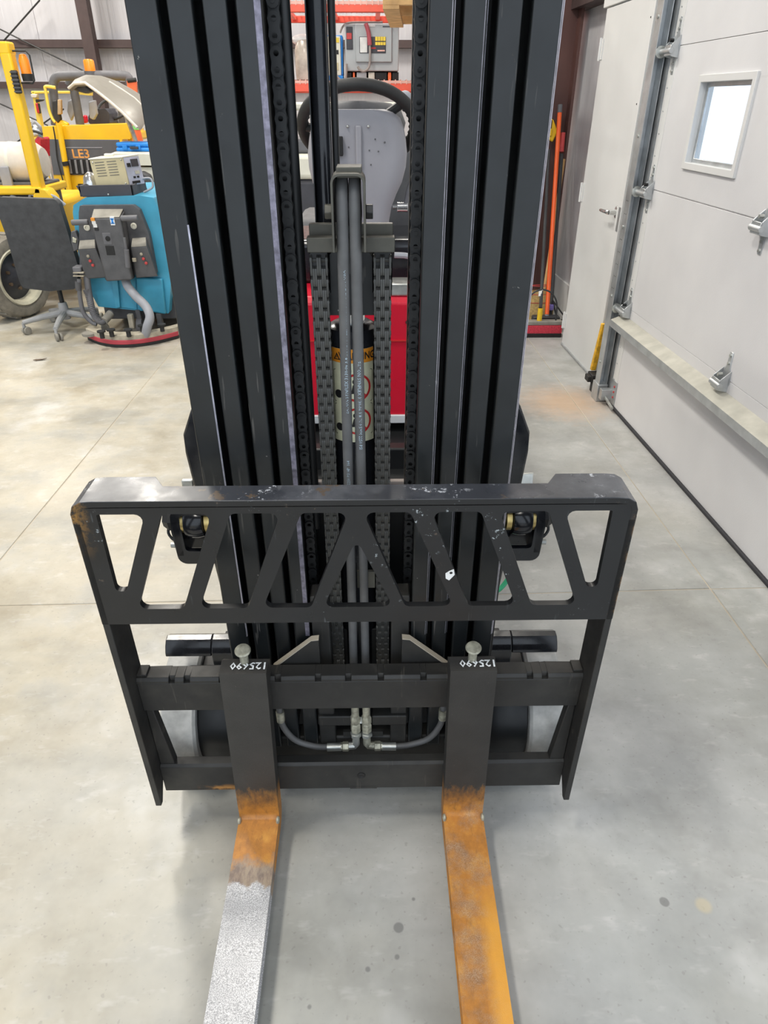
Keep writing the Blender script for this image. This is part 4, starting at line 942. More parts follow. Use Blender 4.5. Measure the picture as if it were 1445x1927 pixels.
# ---- office chair
oc = thing('office_chair', 'dark grey fabric office chair with a five-arm grey base, seen from behind', 'chair', (-2.23, 5.15, 0))
CY = 4.95
bkpts = [(-2.33+.0, .0)]
q = [(-8, 372), (100, 376), (108, 384), (146, 500), (144, 530), (138, 546), (90, 550), (40, 544), (34, 530), (10, 440), (-14, 384)]
pp = rpoly([(at(x, y, CY).x, at(x, y, CY).z) for x, y in q], .03, 4)
zlo, zhi = min(p[1] for p in pp), max(p[1] for p in pp)
bend = lambda b: .10*((b-(zlo+zhi)/2)/(zhi-zlo))**2*1.2
G().plate(pp, [], lambda a, b, d: (a, CY+d+bend(b), b), .06).build('backrest', 'chair_fabric', oc, .018, 3)
a, b = at(-6, 379, CY-.006), at(101, 382, CY-.006)
G().tube([a+Vector((0, .05, .0)), at(50, 382, CY+.044), b+Vector((0, .05, 0))], .017, 10, sub=4).build('backrest_piping', 'chair_trim', oc)
hub = at(122, 600, 5.10); hx, hy = hub.x, 5.12
G().loft([[(hx-.08+.22*math.cos(t)*s_, hy+.20+.20*math.sin(t)*s_, z) for t in [2*math.pi*k/24 for k in range(24)]] for z, s_ in ((.40, .85), (.43, 1), (.47, 1), (.49, .9))]).build('seat', 'chair_fabric', oc)
G().cyl((hx, hy, .17), (hx, hy, .41), .016, 14).build('gas_lift', 'rubber_black', oc)
G().lathe((hx, hy, .08), (0, 0, 1), [(.035, 0), (.038, .02), (.032, .10), (.028, .12)], 18).build('base_hub', 'chair_grey', oc)
G().box(hx-.06, hx+.06, hy-.10, hy+.06, .385, .405).build('tilt_plate', 'rubber_black', oc, .006)
G().tube([(hx+.02, hy-.02, .395), (hx+.0, CY+.13, .42), (hx-.02, CY+.10, .50)], .014, 8, sub=4).build('back_stay', 'rubber_black', oc)
for k, ad in enumerate((205, 277, 349, 61, 133)):
    t = R(ad); ex_, ey_ = hx+.29*math.cos(t), hy+.29*math.sin(t)
    G().tube([(hx+.03*math.cos(t), hy+.03*math.sin(t), .125), (hx+.16*math.cos(t), hy+.16*math.sin(t), .11), (ex_, ey_, .085)], [.024, .021, .016], 10).build('base_arm', 'chair_grey', oc)
    cs = G().cyl((ex_, ey_, .085), (ex_, ey_, .05), .011, 10).build('caster', 'chair_grey', oc)
    for s_ in (-1, 1):
        ox, oy = -math.sin(t+.6)*.014*s_, math.cos(t+.6)*.014*s_
        G().lathe((ex_+ox+.012, ey_+oy, .029), (-math.sin(t+.6), math.cos(t+.6), 0), [(.010, -.009), (.026, -.008), (.029, 0), (.026, .008), (.010, .009)], 18).build('caster_wheel', 'console_dust', cs)

# ---- near yellow forklift at the left edge
yf_ = thing('forklift', 'yellow forklift at the left edge with a white gas cylinder and a dusty tyre', 'forklift', (-2.9, 5.9, 0))
YF = 5.75
pb, pt = at(76, 385, YF), at(7, 97, YF); w2 = (at(85.5, 385, YF)-at(66.5, 385, YF)).x/2
xm = -2.514
G().box(xm-w2, xm+w2, YF, YF+.09, pb.z-.05, pt.z).build('guard_post', 'yellow_paint', yf_, .014, 3)
G().box(xm-1.25, xm+w2, YF+.0, YF+.11, pt.z-.02, pt.z+.06).build('guard_roof_beam', 'yellow_paint', yf_, .014, 3)
G().box(xm-1.25, xm-1.25+2*w2, YF, YF+.11, pb.z-.05, pt.z).build('guard_post', 'yellow_paint', yf_, .014, 3)
z0_, z1_ = at(25, 176, YF).z, at(20, 132, YF).z
gp_ = G().box(xm+w2-.025, xm+w2+.018, YF-.012, YF+.02, z0_, z1_).build('grab_handle', 'rubber_black', yf_, .008)
for k in range(6): z = z0_+(z1_-z0_)*(k+.5)/6; G().box(xm+w2-.027, xm+w2+.021, YF-.015, YF+.01, z-.004, z+.004).build('grip_rib', 'console_grey', gp_)
bc = at(20, 142, YF+.05); G().lathe((xm+w2+.055, YF+.07, z1_-.02), (0, 0, 1), [(.035, -.045), (.038, 0)], 14).build('beacon_base', 'rubber_black', yf_)
G().lathe((xm+w2+.055, YF+.07, z1_-.02), (0, 0, 1), [(.034, 0), (.034, .08), (.022, .115), (.005, .12)], 16).build('beacon', 'beacon_orange', yf_)
G().tube([(xm+w2, YF+.05, z1_+.115), (xm+w2+.09, YF+.05, z1_+.115), (xm+w2+.112, YF+.05, z1_+.09), (xm+w2+.108, YF+.05, z1_-.06), (xm+w2+.09, YF+.05, z1_-.078), (xm+w2+.01, YF+.05, z1_-.075)], .006, 8).build('beacon_guard', 'rubber_black', yf_)
# gas cylinder lying across
zc = at(20, 308, YF+.1).z
tk = G().lathe((xm-.02, YF+.26, zc), (-1, 0, 0), [(.05, -.03), (.10, -.02), (.135, .03), (.140, .10), (.140, .60), (.12, .66), (.06, .70)], 32).build('gas_cylinder', 'tank_white', yf_)
G().lathe((xm-.02, YF+.26, zc), (-1, 0, 0), [(.1405, .20), (.143, .205), (.143, .225), (.1405, .23)], 32).build('cylinder_band', 'cream_paint', tk)
G().box(xm-.30, xm-.22, YF+.10, YF+.125, zc-.16, zc-.02).build('cylinder_latch', 'hose_grey', tk, .006)
G().box(xm-.9, xm+.02, YF+.12, YF+.42, zc-.19, zc-.13).build('cylinder_cradle', 'console_grey', yf_, .01)
zr = at(30, 357, YF).z
G().box(xm-1.2, xm+w2+.0, YF-.02, YF+.5, zr-.035, zr+.02).build('body_rim', 'yellow_paint', yf_, .014, 3)
fen = [at(66, 352, YF), at(88, 356, YF), at(100, 370, YF), at(106, 388, YF), at(106, 402, YF), at(60, 402, YF)]
G().plate([(p.x, p.z) for p in fen], [], lambda a_, b_, d: (a_, YF-.02+d, b_), .14).build('rear_fender', 'yellow_paint', yf_, .01)
G().box(xm-1.2, xm+.0, YF+.05, YF+.45, zr-.16, zr-.035).build('engine_bay', 'console_grey', yf_, .01)
random.seed(3)
for k in range(9):
    x = xm-.35+.05*k; G().tube([(x, YF+.03, zr-.12), (x+.05, YF-.0, zr-.06+random.random()*.03), (x+.13, YF+.02, zr-.11)], .008+.006*random.random(), 8, sub=4).build('engine_pipe', ['zinc_dirty', 'cable_black', 'hose_grey'][k % 3], yf_)
G().box(xm-1.2, xm-.03, YF+.12, YF+1.25, .30, zr-.12).build('body', 'yellow_paint', yf_, .05, 3)
wy = 5.45; wc_ = at(14, 540, wy); ax = Vector((.93, -.37, 0))
tire = G().lathe((wc_.x+.02, wy+.06, .305), ax, [(.19, -.10), (.285, -.10), (.305, -.07), (.305, .07), (.285, .105), (.24, .112), (.20, .10)], 40, True).build('rear_tyre', 'tire_dusty', yf_)
G().lathe((wc_.x+.02, wy+.06, .305), ax, [(.09, .02), (.17, .02), (.185, .10), (.205, .112), (.215, .10), (.20, -.05), (.09, -.05)], 40, True).build('wheel_rim', 'rim_cream', tire)
G().lathe((wc_.x+.02, wy+.06, .305), ax, [(.02, .0), (.175, .022), (.10, .04), (.06, .07), (.02, .075)], 24).build('wheel_disc', 'dark_panel', tire)
e1 = Vector((0, 0, 1)); e2 = ax.cross(e1).normalized(); wcen = Vector((wc_.x+.02, wy+.06, .305))
for k in range(6):
    t = k*math.pi/3; p = wcen+ax.normalized()*.05+(e1*math.cos(t)+e2*math.sin(t))*.085; G().cyl(p, p+ax.normalized()*.02, .013, 6).build('wheel_nut', 'hub_brown', tire)
for k in range(20):
    t = 2*math.pi*k/20; c1_ = wcen+(e1*math.cos(t)+e2*math.sin(t))*.303
    G().box(-.028, .028, -.075, .075, -.010, .012).build('tread_block', 'tire_dusty', tire, .006, loc=c1_)
    o_ = [c for c in tire.children if c.name.startswith('tread_block')][-1]
    rd = (e1*math.cos(t)+e2*math.sin(t)); an = ax.normalized(); o_.rotation_euler = Matrix((an.cross(rd), an, rd)).transposed().to_euler()

# ---- red motorcycle glimpsed between the yellow trucks
lfp = atz(75, 677, .004); dl = G().plate([(lfp.x-.035, lfp.y-.02), (lfp.x-.01, lfp.y-.012), (lfp.x+.03, lfp.y+.004), (lfp.x+.04, lfp.y+.02), (lfp.x+.0, lfp.y+.012), (lfp.x-.025, lfp.y+.004)], [], lambda a_, b_, d: (a_, b_, .001+d+.006*math.sin(40*(a_-lfp.x))**2), .003).build('dry_leaf', 'hub_brown', None)
tag(dl, 'small dark dry leaf lying on the floor in front of the office chair', 'leaf')
mo = thing('motorcycle', 'red motorcycle with a round chrome headlamp between the two yellow forklifts', 'motorcycle', (at(72, 330, 7.55).x, 7.7, 0))
mY = 7.55; c = at(72, 300, mY)
fp = [(66, 268), (76, 258), (80, 262), (81, 300), (79, 322), (74, 334), (68, 320), (64, 292)]
G().plate(rpoly([(at(x, y, mY).x-.02, at(x, y, mY).z) for x, y in fp], .02), [], lambda a_, b_, d: (a_, mY+d, b_), .22).build('front_fender', 'moto_red', mo, .03, 3)
c = at(60, 252, mY); G().lathe((c.x, mY+.05, c.z), (.2, -1, 0), [(.03, -.06), (.075, -.03), (.08, 0), (.06, .012), (.01, .016)], 20).build('headlamp', 'chrome', mo)
G().plate([(at(x, y, mY).x, at(x, y, mY).z) for x, y in ((56, 244), (54, 232), (60, 226), (72, 238), (74, 250))], [], lambda a_, b_, d: (a_, mY+.06+d, b_), .03).build('cowl', 'hose_grey', mo, .01)
G().cyl(at(53, 245, mY), at(54, 228, mY), .008, 8).lathe(at(54, 228, mY), (0, -1, .2), [(.02, 0), (.035, .01), (.02, .02)], 12).build('mirror', 'chrome', mo)
G().tube([at(46, 250, mY), at(60, 246, mY), at(80, 252, mY)], .012, 8, sub=3).build('handlebar', 'rubber_black', mo)
for s_ in (-.05, .05): G().cyl((at(72, 330, mY).x+s_, mY+.1, .3), (at(64, 260, mY).x+s_, mY+.12, 1.0), .02, 10).build('front_fork', 'chrome', mo)
G().lathe((at(72, 330, mY).x, mY+.05, .31), (1, .1, 0), [(.20, -.05), (.28, -.05), (.31, 0), (.28, .05), (.20, .05)], 30).build('front_wheel', 'rubber_black', mo)

# ---- LE3 yellow forklift
LY = 8.4
le = thing('forklift', 'yellow forklift marked LE3, rear counterweight with a dark grille', 'forklift', (at(165, 330, LY).x, LY+1.0, 0))
def lf(poly, mat, nm, parent=le, Y=LY, t=.04, bev=.006, r=0):
    pp = [(at(x, y, Y).x, at(x, y, Y).z) for x, y in poly]
    if r: pp = rpoly(pp, r, 4)
    return G().plate(pp, [], lambda a_, b_, d: (a_, Y+d, b_), t).build(nm, mat, parent, bev)
cwt = lf([(78, 238), (240, 233), (246, 262), (230, 262), (228, 330), (235, 385), (250, 402), (120, 402), (116, 355), (106, 345), (97, 344), (90, 330)], 'yellow_paint', 'counterweight', le, LY, .55, .03, .012)
lf([(238, 247), (252, 248), (254, 265), (240, 268)], 'yellow_paint', 'counterweight_step', le, LY+.05, .5, .02)
lf([(88, 262), (224, 263), (228, 330), (97, 329)], 'grille_grey', 'grille_panel', le, LY-.012, .03, .006)
lf([(118, 300), (232, 300), (236, 328), (123, 328)], 'ink_black', 'grille_opening', le, LY-.016, .01, .002)
for x in (128, 139, 150, 161, 172, 183): lf([(x, 301), (x+4, 301), (x+8, 327), (x+4, 327)], 'slat_grey', 'grille_slat', le, LY-.03, .02, .003)
lf([(112, 277), (192, 277), (192, 278.6), (112, 278.6)], 'hose_grey', 'grille_trim', le, LY-.016, .004, 0)
ct = at(152, 290, LY-.014); gtext('LE3', .118, lambda a_, b_: (ct.x+a_*1.1, LY-.0135, ct.z+b_), res=3, bold=.02).build('fleet_number', 'orange_print', le)
lf([(146, 346), (165, 346), (165, 351), (146, 351)], 'ink_black', 'tow_slot', le, LY-.006, .02)
# grey overhead guard tubes, beacon, mirrors, steering wheel
GY = LY+.35
def tp_(pts, r, mat, nm, sub=4): return G().tube([at(x, y, Y) for x, y, Y in pts], r, 12, sub=sub).build(nm, mat, le)
tp_([(104, 236, GY), (102, 190, GY), (100, 160, GY), (106, 146, GY), (122, 143, GY), (180, 142, GY), (232, 143, GY), (243, 150, GY), (246, 190, GY), (252, 240, GY)], .045, 'hose_dark', 'overhead_guard')
tp_([(128, 160, GY+1.1), (140, 148, GY+1.1), (200, 148, GY+1.1), (222, 160, GY+1.1), (230, 235, GY+1.1)], .04, 'console_grey', 'overhead_guard')
tp_([(139, 168, GY), (145, 200, GY), (151, 234, GY)], .045, 'console_grey', 'guard_leg')
p = at(170, 134, GY); G().lathe(p, (0, 0, 1), [(.07, -.05), (.065, 0)], 16).build('beacon_base', 'console_grey', le)
G().lathe(p, (0, 0, 1), [(.055, 0), (.055, .09), (.045, .105), (.01, .11)], 16).build('beacon', 'beacon_orange', le)
tp_([(104, 165, GY-.1), (86, 163, GY-.1), (86, 172, GY-.1), (92, 205, GY-.1), (98, 222, GY-.1), (104, 230, GY-.1)], .016, 'yellow_pale', 'grab_bar')
lf([(98, 190), (106, 188), (114, 225), (108, 232), (98, 215)], 'rubber_black', 'tail_lamp_housing', le, GY-.12, .06, .01)
lf([(108, 187), (114, 187), (115, 215), (108, 216)], 'cardboard', 'tail_lamp_lens', le, GY-.13, .05, .008)
wc2 = at(212, 205, GY+.6); G().ring(wc2, (0, -.6, .8), .17, .015, 28, 8).build('steering_wheel', 'rubber_black', le)
G().tube([wc2, wc2+Vector((0, .1, -.4))], .03, 10).build('steering_column', 'console_grey', le)
lf([(166, 220), (172, 206), (198, 204), (206, 214), (206, 233), (166, 234)], 'dark_panel', 'seat', le, GY+.3, .3, .04, .03)
lf([(166, 192), (178, 188), (182, 214), (176, 226), (168, 222)], 'hose_grey', 'side_mirror', le, GY+.1, .06, .01)
lf([(127, 190), (136, 186), (139, 214), (133, 228), (126, 210)], 'hose_grey', 'side_mirror', le, GY+.1, .06, .01)
lf([(151, 218), (161, 216), (163, 232), (152, 232)], 'truck_red', 'extinguisher', le, GY+.2, .08, .02)
lf([(104, 228), (116, 226), (128, 232), (128, 236), (104, 236)], 'yellow_paint', 'strobe_bracket', le, GY-.1, .05, .01)
G().tube([at(x, y, LY-.03) for x, y in ((100, 238), (104, 262), (108, 300), (120, 345), (127, 372), (128, 398))], .007, 8, sub=5).build('charger_lead', 'cable_black', le)
# yellow pole standing against the counterweight
G().tube([at(x, y, LY-.06) for x, y in ((110, 233), (120, 290), (138, 398))], .030, 10, sub=4).build('latch_pole', 'yellow_paint', le)
G().cyl(at(122.5, 304, LY-.07), at(125, 312, LY-.07), .036, 10).build('pole_band', 'ink_black', le)
for x in (112, 225): G().lathe((at(x, 370, LY+.25).x, LY+.3, .33), (1, 0, 0), [(.15, -.11), (.31, -.11), (.33, -.08), (.33, .08), (.31, .11), (.15, .11)], 32).build('tyre', 'tire_dusty', le)
G().box(at(110, 300, LY+.4).x, at(225, 300, LY+.4).x, LY+.5, LY+2.0, .35, 1.0).build('body', 'yellow_paint', le, .06)

# ---- pale yellow guard frame of a third machine behind
ot = thing('order_picker', 'pale yellow post-and-beam guard frame of a lift truck behind the LE3 truck', 'lift truck', (at(110, 250, 10).x, 10.4, 0))
def op(poly, nm, mat='yellow_pale', Y=10, t=.1): 
    return G().plate([(at(x, y, Y).x, at(x, y, Y).z) for x, y in poly], [], lambda a_, b_, d: (a_, Y+d, b_), t).build(nm, mat, ot, .008)
op([(58, 171), (135, 171), (135, 176), (58, 176)], 'guard_beam'); op([(59, 172), (65, 172), (83, 268), (76, 268)], 'guard_post')
op([(138, 172), (170, 171), (170, 180), (138, 177)], 'guard_beam'); op([(137, 178), (143, 178), (152, 234), (145, 234)], 'guard_post')
op([(57, 177), (69, 177), (68, 184), (58, 183)], 'work_lamp', 'tank_white', 9.97, .08); op([(66, 187), (83, 187), (80, 190), (67, 193)], 'bracket_arm', 'rubber_black', 9.97, .04)
op([(66, 194), (70, 194), (74, 213), (70, 213)], 'reflector', 'label_red', 9.96, .05); op([(70, 195), (72, 195), (75, 214), (73, 214)], 'reflector_back', 'ink_black', 9.97, .05)
lx0, lx1 = at(70, 250, 10).x, at(150, 250, 10).x
G().box(lx0, lx1, 10.0, 11, .1, 1.1).build('body', 'yellow_pale', ot, .05)

# ---- cream sweeper with its silver hood raised
SWY = 6.6
sw_ = thing('ride_on_sweeper', 'cream ride-on sweeper with its silver hood raised, behind the blue scrubber', 'sweeper', (at(265, 350, SWY).x, SWY+.5, 0))
def sf(poly, nm, mat, Y=SWY, t=.5, bev=.015): 
    return G().plate([(at(x, y, Y).x, at(x, y, Y).z) for x, y in poly], [], lambda a_, b_, d: (a_, Y+d, b_), t).build(nm, mat, sw_, bev)
sf([(205, 290), (215, 286), (330, 288), (330, 312), (246, 312)], 'upper_body', 'cream_paint', SWY, .8)
sf([(246, 314), (335, 316), (335, 350), (252, 350)], 'middle_body', 'cream_paint', SWY+.02, .8)
sf([(252, 330), (265, 322), (280, 330), (288, 352), (258, 356)], 'engine_part', 'console_grey', SWY-.06, .1)
sf([(250, 350), (340, 350), (345, 430), (255, 430)], 'lower_body', 'cream_paint', SWY, .9)
G().box(at(255, 400, SWY).x, at(330, 400, SWY).x, SWY+.05, SWY+.9, .12, .55).build('undercarriage', 'console_grey', sw_, .03)
for x in (262, 320): G().lathe((at(x, 400, SWY).x, SWY+.3, .2), (1, 0, 0), [(.08, -.05), (.19, -.05), (.2, 0), (.19, .05), (.08, .05)], 24).build('wheel', 'rubber_black', sw_)
# hood: a curved shell, nose at upper left, sloping down to the right
rowpx = [((129, 166), (137, 154), (146, 149)), ((140, 157), (152, 146), (166, 141)), ((160, 156), (172, 146), (192, 143)), ((182, 172), (196, 160), (216, 151)), ((205, 190), (222, 178), (238, 163)), ((228, 210), (246, 196), (262, 178)), ((258, 240), (274, 226), (290, 204))]
rings = []
for i, (lo, md_, hi) in enumerate(rowpx):
    Y0 = SWY+.15-.02*i
    a_, b_, c_ = at(*lo, Y0), at(*md_, Y0+.18), at(*hi, Y0+.5)
    arcp_ = smooth([a_, b_, c_, c_+Vector((.06, .12, -.06))], 4)
    rings.append(arcp_+[p+Vector((.012, .03, -.022)) for p in reversed(arcp_)])
hd_ = G().loft(rings).build('raised_hood', 'hood_silver', sw_, ang=60)
G().tube([r[0] for r in rings], .012, 8).build('hood_lip', 'tank_white', hd_)
G().tube([r[6] for r in rings[3:]], .008, 8).build('hood_crease', 'tank_white', hd_)
sf([(131, 166), (140, 156), (160, 160), (172, 172), (160, 176), (145, 172)], 'hood_liner', 'console_grey', SWY+.22, .1, .01)
G().tube([at(x, y, SWY+.46) for x, y in ((232, 205), (250, 250), (262, 284))], .02, 8).build('hood_prop', 'zinc', sw_)
# ---- blue plastic case on the sweeper
ztb = at(250, 287, SWY).z
bcz = thing('tool_case', 'bright blue plastic tool case lying on the cream sweeper', 'tool case', (at(245, 280, SWY+.1).x, SWY+.2, ztb))
xa, xb = at(218, 282, SWY+.08).x, at(290, 282, SWY+.08).x; zt = at(245, 268, SWY+.08).z
G().box(xa, xb, SWY+.08, SWY+.34, ztb+.001, (ztb+zt)/2-.002).build('case_base', 'case_blue', bcz, .014, 3)
G().box(xa+.004, xb-.004, SWY+.084, SWY+.336, (ztb+zt)/2, zt).build('case_lid', 'case_blue', bcz, .014, 3)
for k in (.25, .6): x = xa+(xb-xa)*k; G().box(x-.02, x+.02, SWY+.068, SWY+.09, (ztb+zt)/2-.02, (ztb+zt)/2+.016).build('latch', 'case_blue', bcz, .004)
G().box(xa+.13, xa+.20, SWY+.05, SWY+.085, (ztb+zt)/2-.014, (ztb+zt)/2+.006).build('handle', 'dark_panel', bcz, .004)
# ---- grey cart between chair and scrubber
gc = thing('steel_cart', 'low light-grey steel cart with a dark top edge behind the office chair', 'cart', (at(130, 410, 7.05).x, 7.25, 0))
xa, xb = at(108, 420, 7.05).x, at(165, 420, 7.05).x; zt = at(120, 384, 7.05).z
G().box(xa, xb, 7.05, 7.5, .12, zt-.05).build('cart_body', 'grey_box', gc, .01); G().box(xa-.01, xb+.01, 7.03, 7.52, zt-.05, zt).build('cart_top', 'dark_panel', gc, .006)
for x in (xa+.06, xb-.06):
    for y in (7.12, 7.43): G().lathe((x, y, .06), (1, 0, 0), [(.02, -.015), (.055, -.014), (.06, 0), (.055, .014), (.02, .015)], 16).box(x-.02, x+.02, y-.02, y+.02, .06, .13).build('caster', 'rubber_black', gc)
# ---- traffic cone and barricade light near the mast
cn = thing('traffic_cone', 'orange traffic cone with a green reflective band beside the LE3 truck', 'cone', (at(256, 260, 8.0).x, 8.0, 0))
cx_ = at(256, 245, 8.0).x; zt = at(254, 228, 8.0).z
def cr(z): return .17-(.17-.035)*z/zt
G().lathe((cx_, 8.0, 0), (0, 0, 1), [(cr(.03), .03), (cr(zt*.99), zt*.99), (cr(zt)*.6, zt)], 24).build('cone_body', 'cone_orange', cn)
zb0, zb1 = at(256, 244, 8.0).z, at(256, 236, 8.0).z; G().lathe((cx_, 8.0, 0), (0, 0, 1), [(cr(zb0)+.002, zb0), (cr(zb1)+.002, zb1)], 24).build('cone_band', 'reflect_green', cn)
G().box(cx_-.19, cx_+.19, 7.81, 8.19, 0, .03).build('cone_base', 'rubber_black', cn, .01)
c2 = thing('hanging_vest', 'orange panel hanging from the guard of the LE3 truck', 'safety panel', (at(246, 165, 8.62).x, 8.62, at(246, 176, 8.62).z))
G().plate(rpoly([(at(x, y, 8.62).x, at(x, y, 8.62).z) for x, y in ((239, 150), (256, 148), (258, 180), (242, 176))], .02), [], lambda a_, b_, d: (a_, 8.60+d, b_), .05).build('panel', 'cone_orange', c2, .01)
G().cyl(at(240, 152, 8.60), at(256, 150, 8.60), .02, 8).build('panel_rod', 'rubber_black', c2)
# ---- pallet rack with its load
RY = 7.2
rk = thing('pallet_rack', 'orange-red pallet rack with wire decks behind the mast', 'rack', (-.3, RY+.45, 0))
x0r, x1r = -1.30, .62
zl1, zl0 = at(650, 157, RY).z, at(650, 173, RY).z
zu1, zu0 = at(650, 8, RY).z, at(650, 23, RY).z
for (z1, z0) in ((zl1, zl0), (zu1, zu0), (.55, .45)):
    for yy in (RY, RY+.9):
        G().box(x0r, x1r, yy, yy+.05, z0, z1).box(x0r, x1r, yy+.02, yy+.06, z0, z1-.02).build('rack_beam', 'rack_orange', rk, .006)
    dk = G().box(x0r, x1r, RY+.0, RY+.008, z1+.001, z1+.022).build('wire_deck', 'wire_pale', rk)
    for k in range(39):
        x = x0r+.05*k
        if k == 0: w0 = G().box(-.004, .004, 0, .95, 0, .006).box(-.004, .004, -.004, .004, -.03, .006).build('deck_wire', 'wire_pale', dk, loc=(x, RY, z1+.024))
        else: dup(w0, dk, Vector((x, RY, z1+.024))-OFF[rk.name])
    for k in range(5): x = x0r+.2+.40*k; G().box(x-.02, x+.02, RY+.02, RY+.92, z1-.035, z1-.005).build('deck_channel', 'rack_orange', rk)
    for yy in (RY+.3, RY+.6): G().box(x0r, x1r, yy, yy+.01, z1+.01, z1+.02).build('deck_rail', 'rack_orange', rk)
for xx in (x0r-.08, x1r):
    for yy in (RY, RY+.86):
        G().box(xx, xx+.08, yy, yy+.08, 0, 3.2).build('rack_upright', 'rack_orange' if xx > 0 else 'charger_grey', rk, .006)
    for k in range(3): G().cyl((xx+.04, RY+.05, .3+k*.9), (xx+.04, RY+.9, .9+k*.9), .018, 8).build('rack_brace', 'charger_grey', rk)

# battery charger
cg = thing('battery_charger', 'grey steel battery charger cabinet with a black and yellow front plate on the rack', 'battery charger', (at(678, 140, RY+.1).x, RY+.3, zl1+.03))
cY = RY+.10
def cf(x0, y0, x1, y1, mat, nm, Y=cY, t=.02, bev=.003, parent=None):
    a_, b_ = at(x0, y0, Y), at(x1, y1, Y); return G().box(a_.x, b_.x, Y, Y+t, b_.z, a_.z).build(nm, mat, parent or cg, bev)
cf(648, 45, 750, 134, 'charger_grey', 'cabinet', cY, .4, .008)
cf(668, 45, 737, 117, 'charger_grey', 'cabinet_door', cY-.02, .02, .006)
cf(651, 50, 664, 93, 'dark_panel', 'display_strip', cY-.008, .01); cf(652, 62, 662, 74, 'grip_red', 'display', cY-.012, .006)
pl_ = cf(676, 69, 726, 100, 'dark_panel', 'front_plate', cY-.026, .008); cf(677, 70, 691, 99, 'paper_white', 'instruction_sheet', cY-.029, .004)
a_ = at(716, 73, cY-.03)
for k in range(4): cf(706+5*k, 69, 710.5+5*k, 77, 'label_yellow', 'yellow_mark', cY-.029, .004, .001); cf(706+5*k, 79, 710.5+5*k, 85, 'label_yellow', 'yellow_mark', cY-.029, .004, .001)
cf(697, 89, 707, 92, 'label_red', 'red_mark', cY-.029, .004, 0); cf(710, 94, 724, 96.5, 'wire_pale', 'maker_mark', cY-.029, .004, 0)
cf(692, 47, 706, 50, 'paper_white', 'name_tag', cY-.024, .004, 0); cf(720, 49, 736, 51, 'dark_panel', 'name_tag', cY-.024, .004, 0)
for x0, x1, m_ in ((652, 662, 'ink_black'), (664, 668, 'cone_orange'), (671, 690, 'charger_grey'), (693, 705, 'cream_paint'), (706, 728, 'ink_black'), (730, 736, 'cone_orange'), (738, 750, 'ink_black')):
    cf(x0, 136, x1, 155, m_, 'transformer_part', cY+.02, .2, .004)
G().box(at(650, 150, cY).x, at(750, 150, cY).x, cY+.2, cY+.38, zl1+.03, at(650, 134, cY).z).build('base_frame', 'ink_black', cg)
G().tube([at(x, y, cY-.05) for x, y in ((688, 44), (693, 60), (696, 85))], .018, 10, sub=4).build('dc_cable', 'cable_red', cg)
G().tube([at(x, y, cY-.05) for x, y in ((696, 84), (696, 115), (693, 128), (685, 134), (677, 131), (673, 125))], .010, 8, sub=4).build('dc_cable', 'cable_grey', cg)
G().tube([at(x, y, cY+.02) for x, y in ((640, 62), (645, 50), (656, 43), (688, 42), (720, 42))], .008, 8, sub=4).build('supply_cable', 'cable_grey', cg)
# smaller cream charger with a blue base
bc2 = thing('charger_unit', 'narrow cream charger with blue edges standing left of the grey charger cabinet', 'charger', (at(632, 150, RY+.1).x, RY+.2, zl1+.03))
cf(600, 68, 642, 142, 'cream_paint', 'front_panel', cY, .03, .004, bc2); cf(600, 66, 646, 142, 'case_blue', 'case', cY+.03, .25, .006, bc2); cf(600, 142, 646, 154, 'case_blue', 'base', cY, .25, .006, bc2)
cf(630, 71, 638, 80, 'label_yellow', 'warning_mark', cY-.004, .004, 0, bc2); cf(628, 94, 637, 102, 'ink_black', 'maker_mark', cY-.004, .004, 0, bc2)
cf(630, 118, 637, 132, 'beige_steel', 'switch_plate', cY-.006, .006, .001, bc2)
G().tube([at(x, y, cY-.03) for x, y in ((628, 125), (632, 140), (640, 150), (650, 150), (652, 120))], .010, 8, sub=4).build('lead', 'cable_grey', bc2)
# shrink-wrapped bundle
wb_ = thing('wrapped_bundle', 'clear film wrapped cardboard bundle on the rack left of the chargers', 'bundle', (at(575, 150, RY+.2).x, RY+.3, zl1+.03))
xa, xb = at(553, 110, cY).x, at(596, 110, cY).x; zb, zt = zl1+.031, at(575, 68, cY).z
rings = []
for i, z in enumerate([zb, zb+.06, (zb+zt)/2, zt-.10, zt-.03, zt]):
    f_ = (1, 1.0, .97, .96, .8, .5)[i]; rings.append([((xa+xb)/2+(xb-xa)/2*f_*math.copysign(abs(math.cos(t))**.5, math.cos(t))*(1+.05*math.sin(5*t+i)), cY+.18+.18*f_*math.copysign(abs(math.sin(t))**.5, math.sin(t)), z) for t in [2*math.pi*k/28 for k in range(28)]])
G().loft(rings).build('film', 'wrap', wb_); G().ball(((xa+xb)/2-.02, cY+.12, zt-.02), .09, 12, 8, (1.2, .8, .5)).build('film_knot', 'paper_white', wb_)
# wooden pallet on a steel stand right of the rack, jutting out to the left
zp = at(734, 52, 6.3).z; cpx = at(734, 52, 6.3).x
st_ = thing('steel_stand', 'black steel stand holding the wooden pallet behind the right mast rails', 'stand', (.72, 5.8, 0))
G().box(.44, 1.0, 5.25, 6.3, zp-.05, zp-.002).build('stand_top', 'dark_panel', st_, .004)
for x in (.45, .95):
    for y in (5.27, 6.23): G().box(x, x+.05, y, y+.05, 0, zp-.05).build('stand_leg', 'dark_panel', st_, .004)
wp = thing('wooden_pallet', 'plain wooden pallet jutting out beside the top of the right mast rails', 'pallet', (cpx, 6.3, zp), R(-3.5), local=True)
for k in range(8): G().box(0, .80, -1.2+.155*k, -1.2+.155*k+.11, .105, .125).build('deck_board', 'wood', wp, .002)
for y in (-.04, -.62, -1.2): G().box(0, .80, y-.0, y+.04, .02, .105).build('stringer', 'wood', wp, .002)
